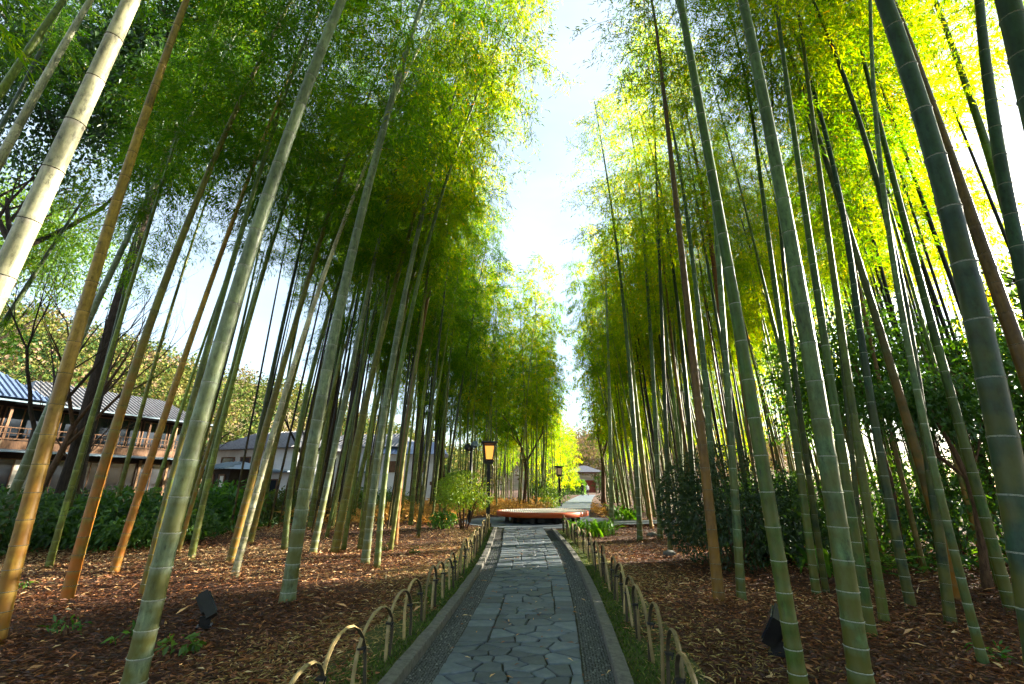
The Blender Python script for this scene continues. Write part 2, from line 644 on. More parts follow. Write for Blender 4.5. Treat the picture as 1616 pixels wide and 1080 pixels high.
def strip_obj(name, parts, mat):
    V, F = [], []
    for v, f in parts:
        n = len(V)
        V += v
        F += [[i + n for i in q] for q in f]
    return link(name, mesh_np(name, V, F, [mat]))


Y0, Y1 = 1.2, 17.0
path = strip_obj('path', [strip(pave_l, pave_r, Y0, Y1, 0.008)], M['bed'])
tag(path, 'grey crazy paving footpath running up to the round platform', 'path', kind='structure')
gutters = strip_obj('gravel_gutter', [strip(lambda y: pave_l(y) - GUT, pave_l, Y0, 17.2, 0.0), strip(pave_r, lambda y: pave_r(y) + GUT, Y0, 17.2, 0.0)], M['gutter'])
tag(gutters, 'dark pebble gutters along both sides of the stone path', 'gutter', kind='structure')
verge = strip_obj('verge', [strip(lambda y: pave_l(y) - GUT - KRB - 0.62, lambda y: pave_l(y) - GUT - KRB + 0.01, Y0, 17.0, 0.004), strip(lambda y: pave_r(y) + GUT + KRB - 0.01, lambda y: pave_r(y) + GUT + KRB + 0.6, Y0, 16.0, 0.004)], M['verge'])
tag(verge, 'mossy earth verges outside the path kerbs', 'verge', kind='structure')

# paving stones: cells between jittered seeds, joints left open
def clip_poly(poly, nx_, ny_, d):
    out = []
    for i in range(len(poly)):
        a, b = poly[i], poly[(i + 1) % len(poly)]
        da, db = nx_ * a[0] + ny_ * a[1] - d, nx_ * b[0] + ny_ * b[1] - d
        if da <= 0: out.append(a)
        if (da < 0 < db) or (db < 0 < da):
            t = da / (da - db)
            out.append((a[0] + (b[0] - a[0]) * t, a[1] + (b[1] - a[1]) * t))
    return out


WID = 1.15
prng = random.Random(21)
GAP = 0.0058


def poly_area(p):
    return 0.5 * abs(sum(p[i][0] * p[(i + 1) % len(p)][1] - p[(i + 1) % len(p)][0] * p[i][1] for i in range(len(p))))


def split_poly(poly, target, out, lvl=0):
    a = poly_area(poly)
    xs = [p[0] for p in poly]; ys = [p[1] for p in poly]
    w, h = max(xs) - min(xs), max(ys) - min(ys)
    slim = max(w, h) / max(0.01, min(w, h))
    if (a < target and slim < 2.3) or lvl > 7 or a < 0.016:
        out.append(poly)
        return
    t = prng.uniform(0.36, 0.64)
    cx, cy = min(xs) + w * t, min(ys) + h * t
    ang = prng.gauss(0, 0.10) if prng.random() < 0.45 else prng.gauss(0, 0.26)
    if w > h * 0.95: nx_, ny_ = math.cos(ang), math.sin(ang)
    else: nx_, ny_ = math.sin(ang), math.cos(ang)
    d = nx_ * cx + ny_ * cy
    for k in (1, -1):
        q = clip_poly(poly, k * nx_, k * ny_, k * d)
        if len(q) >= 3:
            split_poly(q, target * prng.uniform(0.7, 1.35), out, lvl + 1)


raw = []


def squares(x0, x1, y0, y1, outer_left):
    """column of squarish slabs"""
    y = y0
    while y < y1 - 1e-6:
        h = prng.uniform(0.15, 0.34)
        if y + h > y1 - 0.12: h = y1 - y
        a, b = prng.uniform(-.012, .012), prng.uniform(-.012, .012)
        last = abs(y + h - y1) < 1e-6
        e = 0 if last else b
        raw.append([(x0, y), (x1, y), (x1, y + h), (x0, y + h)])
        y += h


def cells(x0, x1, y0, y1):
    """irregular many sided slabs fitted together"""
    area = (x1 - x0) * (y1 - y0)
    n = max(2, int(round(area / prng.uniform(0.034, 0.055))))
    pts = []
    for _ in range(n):
        best, bd = None, -1
        for _k in range(5):
            c = (prng.uniform(x0, x1), prng.uniform(y0, y1))
            d = min([math.hypot(c[0] - q[0], (c[1] - q[1]) * 1.25) for q in pts] or [9])
            if d > bd: best, bd = c, d
        pts.append(best)
    for i, (ax, ay) in enumerate(pts):
        poly = [(x0, y0), (x1, y0), (x1, y1), (x0, y1)]
        for k, (bx, by) in enumerate(pts):
            if k == i: continue
            dx, dy = bx - ax, (by - ay) * 1.5
            # tilt each joint a little so that the pieces are not a regular cell pattern
            l = math.hypot(dx, dy)
            poly = clip_poly(poly, dx / l, dy / l, dx / l * (ax + bx) / 2 + dy / l * (ay + by) / 2)
            if len(poly) < 3: break
        if len(poly) >= 3 and poly_area(poly) > 0.004: raw.append(poly)


y = Y0
while y < Y1 - 1e-6:
    h = prng.uniform(0.7, 1.3)
    if y + h > Y1 - 0.5: h = Y1 - y
    xl = prng.choice([0.0, prng.uniform(0.24, 0.42), prng.uniform(0.24, 0.38)])
    xr = WID - prng.choice([0.0, prng.uniform(0.2, 0.36), prng.uniform(0.2, 0.36)])
    if xl > 0: squares(0.0, xl, y, y + h, True)
    if xr < WID: squares(xr, WID, y, y + h, False)
    cells(xl, xr, y, y + h)
    y += h
stone_count = 0
stone_polys = []
for poly in raw:
    area2 = sum(poly[i][0] * poly[(i + 1) % len(poly)][1] - poly[(i + 1) % len(poly)][0] * poly[i][1] for i in range(len(poly)))
    if area2 < 0: poly = poly[::-1]
    q = poly
    for i in range(len(poly)):
        a, b = poly[i], poly[(i + 1) % len(poly)]
        l = math.hypot(b[0] - a[0], b[1] - a[1])
        if l < 1e-4: continue
        nx_, ny_ = (b[1] - a[1]) / l, -(b[0] - a[0]) / l
        q = clip_poly(q, nx_, ny_, nx_ * a[0] + ny_ * a[1] - GAP * prng.uniform(0.7, 1.3))
        if len(q) < 3: break
    if len(q) >= 3:
        stone_polys.append(q)
stone_polys.sort(key=lambda q: q[0][1])


def to_world(p):
    l, r = pave_l(p[1]) + 0.006, pave_r(p[1]) - 0.006
    return (l + (r - l) * p[0] / WID, p[1])


def rough_edges(poly):
    out = []
    for i in range(len(poly)):
        a, b = poly[i], poly[(i + 1) % len(poly)]
        l = math.hypot(b[0] - a[0], b[1] - a[1])
        k = 0.06 if l > 0.1 else 0.16
        onedge = (a[0] < 1e-6 and b[0] < 1e-6) or (a[0] > WID - 1e-6 and b[0] > WID - 1e-6)
        for t in (k, 0.5, 1 - k):
            w = 0 if onedge else prng.uniform(-0.006, 0.002)
            nxx, nyy = (b[1] - a[1]) / max(l, 1e-6), -(b[0] - a[0]) / max(l, 1e-6)
            out.append((a[0] + (b[0] - a[0]) * t + nxx * w, a[1] + (b[1] - a[1]) * t + nyy * w))
    return out


for poly in stone_polys:
    area = 0.5 * abs(sum(poly[i][0] * poly[(i + 1) % len(poly)][1] - poly[(i + 1) % len(poly)][0] * poly[i][1] for i in range(len(poly))))
    if area < 0.002: continue
    w = [to_world(p) for p in rough_edges(poly)]
    cx = sum(p[0] for p in w) / len(w); cy = sum(p[1] for p in w) / len(w)
    loc = [(p[0] - cx, p[1] - cy) for p in w]
    mb = MB().prism(loc, -0.02, 0.0, bevel=0.006)
    o = mb.build('paving_stone', M['stone'], path, loc=(cx, cy, 0.026 + prng.uniform(-0.006, 0.006)))
    o.rotation_euler = (prng.uniform(-0.008, 0.008), prng.uniform(-0.008, 0.008), 0)
    stone_count += 1

# kerbs of separate granite lengths
kerb = empty('kerb')
tag(kerb, 'weathered granite kerbs edging both sides of the path', 'kerb', kind='structure')


def kerb_run(fin, fout, y0, y1):
    y = y0
    while y < y1:
        l = min(rnd.uniform(0.62, 0.95), y1 - y)
        ys = [y + 0.004, y + l / 2, y + l - 0.004]
        poly = [(fout(q), q) for q in ys] + [(fin(q), q) for q in reversed(ys)]
        if sum(poly[i][0] * poly[(i + 1) % 6][1] - poly[(i + 1) % 6][0] * poly[i][1] for i in range(6)) < 0:
            poly.reverse()
        cx = sum(p[0] for p in poly) / 6; cy = sum(p[1] for p in poly) / 6
        MB().prism([(a - cx, b - cy) for a, b in poly], -0.1, 0.0, bevel=0.008).build('kerb_stone', M['kerb'], kerb, loc=(cx, cy, 0.085 + rnd.uniform(-0.005, 0.005)))
        y += l


kerb_run(lambda y: pave_l(y) - GUT, lambda y: pave_l(y) - GUT - KRB, Y0, 16.2)
kerb_run(lambda y: pave_r(y) + GUT, lambda y: pave_r(y) + GUT + KRB, Y0, 16.0)

# pebbles set in the gutters (too many and too small to pick apart)
def pebbles():
    P = []
    for (a, b, y1) in ((lambda y: pave_l(y) - GUT, pave_l, 13.0), (pave_r, lambda y: pave_r(y) + GUT, 13.0)):
        yy = 2.6
        while yy < y1:
            step = 0.019 + 0.0022 * (yy - 2.6)
            k = int(GUT / step)
            for i in range(k):
                x = a(yy) + (i + 0.5 + rnd.uniform(-.25, .25)) * (b(yy) - a(yy)) / k
                P.append((x, yy + rnd.uniform(-.3, .3) * step, step))
            yy += step
    P = np.array(P)
    n = len(P)
    base = np.array([(1, 0, 0), (0.3, 0.9, 0), (-0.8, 0.6, 0), (-0.8, -0.6, 0), (0.3, -0.9, 0), (0, 0, 0.75)])
    a = rng.uniform(0, 6.28, n)
    c, s = np.cos(a), np.sin(a)
    B = np.repeat(base[None], n, 0)
    X = B[..., 0] * c[:, None] - B[..., 1] * s[:, None]
    Yv = B[..., 0] * s[:, None] + B[..., 1] * c[:, None]
    r = (P[:, 2] * rng.uniform(0.42, 0.58, n))[:, None]
    V = np.stack([P[:, 0:1] + X * r, P[:, 1:2] + Yv * r, 0.001 + B[..., 2] * r], -1).reshape(-1, 3)
    f = np.array([(0, 1, 5), (1, 2, 5), (2, 3, 5), (3, 4, 5), (4, 0, 5)])
    F = (f[None] + (np.arange(n) * 6)[:, None, None]).reshape(-1, 3)
    var = np.repeat(np.clip(rng.normal(0.45, 0.22, n), 0, 1), 5)
    o = link('gutter_pebbles', mesh_np('gutter_pebbles', V, F, [M['pebble']], smooth=True, var=var))
    tag(o, 'small dark pebbles packed in the gutters beside the path', 'pebbles', kind='stuff')


pebbles()

# paved round place under the platform, path beyond it, and the side path
PLAT = Vector((1.25, 20.0, 0))
PLR = 1.88


def disc_poly(c, r, n=48):
    return [(c[0] + r * math.cos(2 * math.pi * i / n), c[1] + r * math.sin(2 * math.pi * i / n)) for i in range(n)]


pl = MB()
pl.poly([(x, y, 0.004) for x, y in disc_poly(PLAT, 3.3)])
plaza = pl.build('plaza', M['stone'])
tag(plaza, 'round stone paved place under the wooden platform', 'plaza', kind='structure')
far_l = lambda y: 1.2 + (y - 22) * 0.165 + 0.0003 * (y - 22) ** 2
far_v, far_f = strip(far_l, lambda y: far_l(y) + 2.3, 21.5, 75, 0.012, 40)
far_path = strip_obj('far_path', [(far_v, far_f)], M['stone'])
tag(far_path, 'pale path continuing beyond the platform towards the walkers', 'path', kind='structure')
sv = [(3.0, 17.6, 0.0), (3.2, 19.8, 0.0), (8.5, 21.0, 0.0), (8.5, 19.6, 0.0)]
side_path = link('side_path', mesh_np('side_path', [(a, b, 0.03) for a, b, c in sv], [[3, 2, 1, 0]], [M['stone']]))
tag(side_path, 'grey side path leaving the plaza to the right', 'path', kind='structure')

# ------------------------------------------------------------------ leaf litter, moss, straw
def in_path(x, y, m=0.0):
    return pave_l(min(y, 17)) - GUT - KRB - m < x < pave_r(min(y, 17)) + GUT + KRB + m and y < 17.5


def scatter(name, label, cat, boxes, mat, Lr, Wr, up, keep, z=0.006, varf=None, tilt=0.35):
    Ps = []
    for (x0, x1, y0, y1, n) in boxes:
        p = np.column_stack([rng.uniform(x0, x1, n), rng.uniform(y0, y1, n)])
        Ps.append(p)
    P2 = np.vstack(Ps)
    ok = np.array([keep(x, y) for x, y in P2])
    P2 = P2[ok]
    n = len(P2)
    zz = np.array([ground_z(x, y) for x, y in P2])
    P = np.column_stack([P2, np.maximum(zz, -0.01) + z + rng.uniform(0, 0.015, n)]) if up < 0.5 else np.column_stack([P2, np.maximum(zz, 0)])
    a = rng.uniform(0, 2 * math.pi, n)
    if up < 0.5:
        D = np.column_stack([np.cos(a), np.sin(a), rng.normal(0.1, tilt * 0.5, n)])
        Nn = unit(np.column_stack([rng.normal(0, tilt, n), rng.normal(0, tilt, n), np.ones(n)]))
    else:
        D = unit(np.column_stack([np.cos(a) * 0.5, np.sin(a) * 0.5, np.full(n, up)]))
        Nn = unit(np.column_stack([-np.sin(a), np.cos(a), np.full(n, 0.2)]))
        Nn = unit(np.cross(D, Nn))
    L = rng.uniform(*Lr, n); W = rng.uniform(*Wr, n)
    V, F = leaf_quads(P, D, Nn, L, W, 0.2)
    if varf is None:
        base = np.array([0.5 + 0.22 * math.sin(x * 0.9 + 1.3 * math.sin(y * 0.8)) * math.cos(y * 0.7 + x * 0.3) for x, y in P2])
        sunny = np.array([(0.40 if x < 0 else 0.14) * min(1, max(0, (y - 6.5) / 2)) - 0.12 for x, y in P2])  # sun patch and near shade painted into litter tone: paler beyond, most at left
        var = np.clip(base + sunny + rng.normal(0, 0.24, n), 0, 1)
    else:
        var = varf(P2)
    o = link(name, mesh_np(name, V, F, [mat], var=var))
    return tag(o, label, cat, kind='stuff')


litter_keep = lambda x, y: not in_path(x, y, 0.38 + 0.25 * math.sin(3 * y + x)) and (x - PLAT.x) ** 2 + (y - PLAT.y) ** 2 > 11 and y < 26
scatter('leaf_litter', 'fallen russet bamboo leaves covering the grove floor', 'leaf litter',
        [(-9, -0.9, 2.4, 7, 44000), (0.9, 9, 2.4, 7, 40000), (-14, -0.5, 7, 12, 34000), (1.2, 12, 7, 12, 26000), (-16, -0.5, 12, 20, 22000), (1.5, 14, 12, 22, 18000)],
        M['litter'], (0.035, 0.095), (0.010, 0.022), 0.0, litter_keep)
scatter('fallen_sheaths', 'curled brown bamboo sheaths and pale long leaves on the grove floor', 'leaf litter',
        [(-9, -0.9, 2.4, 8, 420), (0.9, 9, 2.4, 8, 420), (-13, -0.5, 8, 18, 420), (1.2, 12, 8, 18, 320)],
        M['litter'], (0.10, 0.20), (0.016, 0.032), 0.0, litter_keep, z=0.02, varf=lambda p: np.clip(rng.normal(0.72, 0.25, len(p)), 0, 1), tilt=0.5)
scatter('path_leaves', 'few fallen leaves lying on the stone path', 'leaf litter',
        [(-0.6, 0.9, 2.6, 9, 150), (-0.3, 1.0, 9, 17, 140)], M['litter'], (0.04, 0.09), (0.010, 0.018), 0.0,
        lambda x, y: pave_l(y) - GUT < x < pave_r(y) + GUT, z=0.042, varf=lambda p: np.clip(rng.normal(0.75, 0.25, len(p)), 0, 1), tilt=0.15)
dl = lambda x, y: (pave_l(min(y, 17)) - GUT - KRB - x) if x < 0.3 else (x - pave_r(min(y, 17)) - GUT - KRB)
moss_keep = lambda x, y: 0.0 < dl(x, y) < 0.34 + 0.16 * math.sin(y * 2.1) + rnd.uniform(-.1, .15)
scatter('moss', 'green moss and short grass along the path kerbs', 'moss',
        [(-2.2, -0.4, 2.4, 9, 26000), (0.7, 2.6, 2.4, 9, 22000), (-1.6, -0.4, 9, 17, 9000), (1.2, 2.4, 9, 16, 7000)],
        M['moss'], (0.025, 0.06), (0.006, 0.014), 0.6, moss_keep, varf=lambda p: np.clip(rng.normal(0.42, 0.26, len(p)), 0, 1))
straw_keep = lambda x, y: 0.22 < dl(x, y) < 1.15 + 0.3 * math.sin(y * 1.7) + rnd.uniform(-.3, .4)
scatter('dry_straw', 'pale dry bamboo straw lying between fence and grove', 'straw',
        [(-3.2, -0.7, 2.4, 9, 11000), (0.9, 3.2, 2.4, 9, 7000), (-2.6, -0.6, 9, 17, 5000), (1.3, 3.2, 9, 16, 3000)],
        M['straw'], (0.04, 0.12), (0.006, 0.014), 0.0, straw_keep, varf=lambda p: np.clip(rng.normal(0.4, 0.28, len(p)), 0, 1), z=0.012)

# ------------------------------------------------------------------ bamboo
def crown_mesh(seed, length=8.0, lmax=1.6, nodes=31, twigs=18, leaves=12, lk=0.86):
    r = np.random.default_rng(seed)
    P, D, Nn, br = [], [], [], MB()
    az = r.uniform(0, 6.28)
    for k in range(nodes):
        t = (k + r.uniform(-.3, .3)) / nodes
        z = t * length
        az += math.pi + r.normal(0, 0.5)
        for b in range(2):
            a = az + (b - 0.5) * r.uniform(0.5, 1.2)
            prof = (0.55 + 0.75 * min(1, max(0, t) / 0.35)) * (1 - 0.72 * max(0, t) ** 2.2)
            L = lmax * prof * r.uniform(0.65, 1.2)
            out = np.array([math.cos(a), math.sin(a), 0])
            tt = np.linspace(0, 1, 5)
            rise = r.uniform(0.35, 0.8)
            droop = r.uniform(0.5, 0.95)
            C = np.array([0, 0, z]) + out * L * (tt * 0.95)[:, None] + np.outer((rise * tt - droop * tt ** 2) * L, [0, 0, 1])
            br.tube([tuple(q) for q in C], [0.007, 0.006, 0.005, 0.004, 0.002], 3, caps=False)
            for j in range(twigs):
                s = 0.18 + 0.82 * (j + r.uniform(0, 1)) / twigs
                c = np.array([np.interp(s, tt, C[:, i]) for i in range(3)])
                tang = unit((C[4] - C[0]) * 0.6 + r.normal(0, 0.55, 3) * L - np.array([0, 0, 0.25]) * L)
                tl = r.uniform(0.2, 0.5)
                m = leaves
                q = np.linspace(0.15, 1, m) + r.normal(0, 0.05, m)
                pos = c + tang * (q * tl)[:, None] - np.outer(q ** 2 * tl * 0.4, [0, 0, 1]) + r.normal(0, 0.045, (m, 3))
                d = unit(tang + r.normal(0, 0.6, (m, 3)) - np.array([0, 0, 0.45]))
                P.append(pos); D.append(d)
                Nn.append(unit(r.normal(0, 0.7, (m, 3)) + np.array([0, 0, 0.8])))
    P = np.vstack(P); D = np.vstack(D); Nn = np.vstack(Nn)
    n = len(P)
    V, F = leaf_quads(P, D, Nn, r.uniform(0.10, 0.19, n) * lk, r.uniform(0.018, 0.030, n) * lk)
    # colour: patches along the crown plus leaf to leaf variation
    patch = 0.42 + 0.16 * np.sin(P[:, 2] * 1.7 + seed) * np.cos(P[:, 0] * 2.1 + seed * 2)
    var = np.clip(patch + r.normal(0, 0.2, n), 0, 1)
    return mesh_np('bamboo_foliage', V, F, [M['bleaf']], var=var), br.mesh('bamboo_branches', M['branch'])


CROWNS = {'dense': [crown_mesh(s) for s in range(7)], 'light': [crown_mesh(20 + s, 8.0, 1.5, 28, 13, 10, 0.88) for s in range(6)], 'far': [crown_mesh(40 + s, 8.0, 1.5, 24, 9, 9, 1.35) for s in range(5)], 'mass': [crown_mesh(60 + s, 8.0, 1.6, 21, 8, 7, 1.6) for s in range(5)]}
CROWN_LEN = 8.0

# one node ring: dark scar line under a pale waxy band
def ring_mesh(name, pale):
    prof = [(0.998, -0.14), (1.035, -0.10), (1.05, -0.02), (1.02, 0.02), (1.075, 0.06), (1.085, 0.10), (1.05, 0.16), (0.998, 0.22)]
    ms = [1, 1, 1, 0, 0, 0, 0] if pale else [0, 0, 0, 0, 0, 0, 1]
    if pale:
        ms = [0, 0, 0, 1, 1, 1, 1]
        prof = [(0.998, -0.20), (1.03, -0.15), (1.04, -0.06), (1.02, -0.01), (1.07, 0.04), (1.08, 0.09), (1.05, 0.15), (0.998, 0.2)]
        ms = [1, 1, 1, 1, 1, 0, 0] if False else [0, 0, 0, 1, 0, 0, 0]
    else:
        ms = [1, 1, 1, 1, 1, 0, 1]
    return MB().lathe(prof, 20, ms=ms).mesh(name, [M['node_pale'], M['node_dark']], True)


RING = {True: ring_mesh('node_ring_pale', True), False: ring_mesh('node_ring_dark', False)}

GREENS = {
    'green': (0.075, 0.12, 0.022), 'grey': (0.14, 0.18, 0.105), 'pale': (0.42, 0.40, 0.27), 'olive': (0.12, 0.13, 0.018),
    'yellow': (0.30, 0.20, 0.03), 'blue': (0.028, 0.062, 0.048), 'dark': (0.035, 0.055, 0.016), 'brown': (0.14, 0.08, 0.02), 'rust': (0.22, 0.08, 0.015), 'lime': (0.15, 0.20, 0.03)}


def culm_curve(B, Mid, T, H, arch=0.0):
    """centre line x(z), y(z) through base, mid and top point, relative to the base; straight on above T with a slight bend"""
    zs = np.array([B.z, Mid.z, T.z])
    if T.z - Mid.z < 0.3:
        Mid = (B + T) / 2
        zs[1] = Mid.z
    cx = np.polyfit(zs, [B.x, Mid.x, T.x], 2)
    cy = np.polyfit(zs, [B.y, Mid.y, T.y], 2)
    # limit curvature so that extrapolation stays sane
    def pos(z):
        if z <= T.z:
            return Vector((np.polyval(cx, z), np.polyval(cy, z), z))
        tx = 2 * cx[0] * T.z + cx[1]; ty = 2 * cy[0] * T.z + cy[1]
        tx = max(-0.22, min(0.22, tx)); ty = max(-0.22, min(0.22, ty))
        e = z - T.z
        return Vector((np.polyval(cx, T.z) + tx * e + arch * e * e, np.polyval(cy, T.z) + ty * e, z))
    return pos


def node_heights(H, d, first=0.12):
    z, l, out = first, 0.13, []
    while z < H - 0.2:
        out.append(z)
        l = min(l + 0.022, 0.30 + d * 0.5) if z < H * 0.6 else max(0.16, l * 0.97)
        z += l
    return out


def culm_mesh(pos, H, R, sides, ridges=True, taper=0.82):
    zs = [(-0.08, 1.0)]
    nodes = node_heights(H, R * 2)
    for nz in nodes:
        if ridges:
            zs += [(nz - 0.35 * R, 0.985), (nz - 0.02, 1.012), (nz, 1.03), (nz + 0.02, 1.01), (nz + 0.4 * R, 0.985)]
        else:
            zs += [(nz - 0.03, 0.98), (nz, 1.08), (nz + 0.03, 0.98)]
    zs.append((H, 0.9))
    zs.sort()
    if ridges:
        zs = [(z, k, 0.0) for z, k in zs]
        zs = [q for q in zs if q[0] < 8.2 or q[1] > 1.02 or q[0] > H - 0.01 or abs(q[1] - 0.985) < 1e-6]
        for nz in nodes:
            if nz > 8.2: break
            zs = [q for q in zs if not (nz - 0.075 < q[0] < nz - 0.003)]
            zs += [(nz - 0.055, 0.99, 0.0), (nz - 0.02, 1.0, 0.6), (nz - 0.006, 1.012, 1.0)]
    else:
        zs = [(z, k, 0.6 if k > 1.05 else 0.0) for z, k in zs]
    zs.sort()
    clean = [zs[0]]
    for q in zs[1:]:
        if q[0] - clean[-1][0] > 0.003: clean.append(q)
    b = pos(0)
    pts, rr = [], []
    for z, k, _b in clean:
        p = pos(max(z, 0)) - b
        p.z = z
        pts.append(p)
        rr.append(rad_at(z, H, R, taper) * k)
    me = MB().tube(pts, rr, sides).mesh('bamboo_culm', M['culm'], True)
    tn = [rnd.uniform(0.72, 1.22) for _ in range(len(nodes) + 2)]
    tv = [tn[sum(1 for q in nodes if q < z - 0.001)] for z, _k, _b in clean]
    t_at = me.attributes.new('tone', 'FLOAT', 'POINT')
    t_at.data.foreach_set('value', np.repeat(np.array(tv, dtype=np.float32), sides))
    at = me.attributes.new('bloom', 'FLOAT', 'POINT')
    at.data.foreach_set('value', np.repeat(np.array([q[2] for q in clean], dtype=np.float32), sides))
    return me, nodes


def rad_at(z, H, R, taper=0.82):
    t = max(0, z) / H
    return R * (1 + 0.08 * max(0, 1 - z / 0.5) + 0.16 * max(0, 1 - max(z, 0) / 0.1)) * (1 - taper * t ** 1.05)


def hang_crown(root, pos, H, zc, col, b, kind='dense'):
    p0, p1 = pos(zc) - b, pos(H) - b
    ax = (p1 - p0)
    s = ax.length / CROWN_LEN
    fm, bm = rnd.choice(CROWNS[kind])
    q = ax.to_track_quat('Z', 'Y') @ Matrix.Rotation(rnd.uniform(0, 6.28), 3, 'Z').to_quaternion()
    for nm, me in (('branches', bm), ('foliage', fm)):
        o = link(nm, me, root)
        o.location = p0
        o.rotation_mode = 'QUATERNION'
        o.rotation_quaternion = q
        k = max(0.8, min(1.25, s))
        o.scale = (k, k, s)
        o.color = (*col, 1)
        o['kind'] = 'stuff'


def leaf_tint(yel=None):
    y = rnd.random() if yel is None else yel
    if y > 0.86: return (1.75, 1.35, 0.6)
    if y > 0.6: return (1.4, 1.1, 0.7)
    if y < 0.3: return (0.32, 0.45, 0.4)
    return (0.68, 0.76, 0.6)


def near_bamboo(bp, mp, tp, wmid, colour, rust, label, H=14.5, zc=7.0, side='L', rings=True, crown=True, yel=None, dy=0.0, arch=None):
    arch = (0.010 if side == 'L' else -0.02) if arch is None else arch
    B = gnd(*bp)
    B.z = 0.0
    Mi = at_y(*mp, B.y + dy * 0.3)
    T = at_y(*tp, B.y + dy)
    pos = culm_curve(B, Mi, T, H, arch)
    slope = math.atan2(abs(tp[0] - bp[0]), abs(bp[1] - tp[1]))
    dmid = wmid * math.cos(slope) * depth_of(Mi) / FPX / math.sqrt(1 + ((mp[0] - 808) / FPX) ** 2) * 0.88
    R = dmid / 2 / (1 - 0.82 * (max(Mi.z, 0) / H) ** 1.05)
    gz = ground_z(B.x, B.y)
    root = empty('bamboo', (B.x, B.y, gz))
    tag(root, label, 'bamboo', 'bamboos standing near the path')
    c = GREENS[colour]
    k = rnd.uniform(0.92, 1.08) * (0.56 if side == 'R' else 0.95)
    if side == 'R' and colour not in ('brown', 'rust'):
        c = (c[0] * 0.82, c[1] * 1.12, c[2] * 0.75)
    me, nodes = culm_mesh(pos, H, R, 14)
    cu = link('culm', me, root)
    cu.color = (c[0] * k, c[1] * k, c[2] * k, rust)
    if rings:
        b = pos(0)
        pale = (side == 'R' and colour in ('blue', 'green', 'grey')) or (side == 'L' and colour == 'grey')
        for nz in nodes:
            p = pos(nz)
            if nz > 8 or wmid * (1 - 0.8 * nz / H) < 6: break
            # only rings the photograph can show
            dd = depth_of(p)
            v = 540 - FPX * ((p.z - CAM_H) * CP - p.y * SP) / dd
            u = 808 + FPX * p.x / dd
            if v < -10 or v > 1100 or u < -20 or u > 1640: continue
            ro = link('node_ring', RING[pale], root)
            ro.location = (p - b)
            t = (pos(nz + 0.1) - pos(max(0, nz - 0.1)))
            ro.rotation_euler = t.to_track_quat('Z', 'Y').to_euler()
            r_ = rad_at(nz, H, R)
            ro.scale = (r_ * 1.0, r_ * 1.0, max(0.028, r_ * 0.42) * 0.75)
    if crown:
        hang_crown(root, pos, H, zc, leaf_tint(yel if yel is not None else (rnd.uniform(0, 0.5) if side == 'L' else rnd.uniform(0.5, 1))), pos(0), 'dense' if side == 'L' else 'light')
    return root


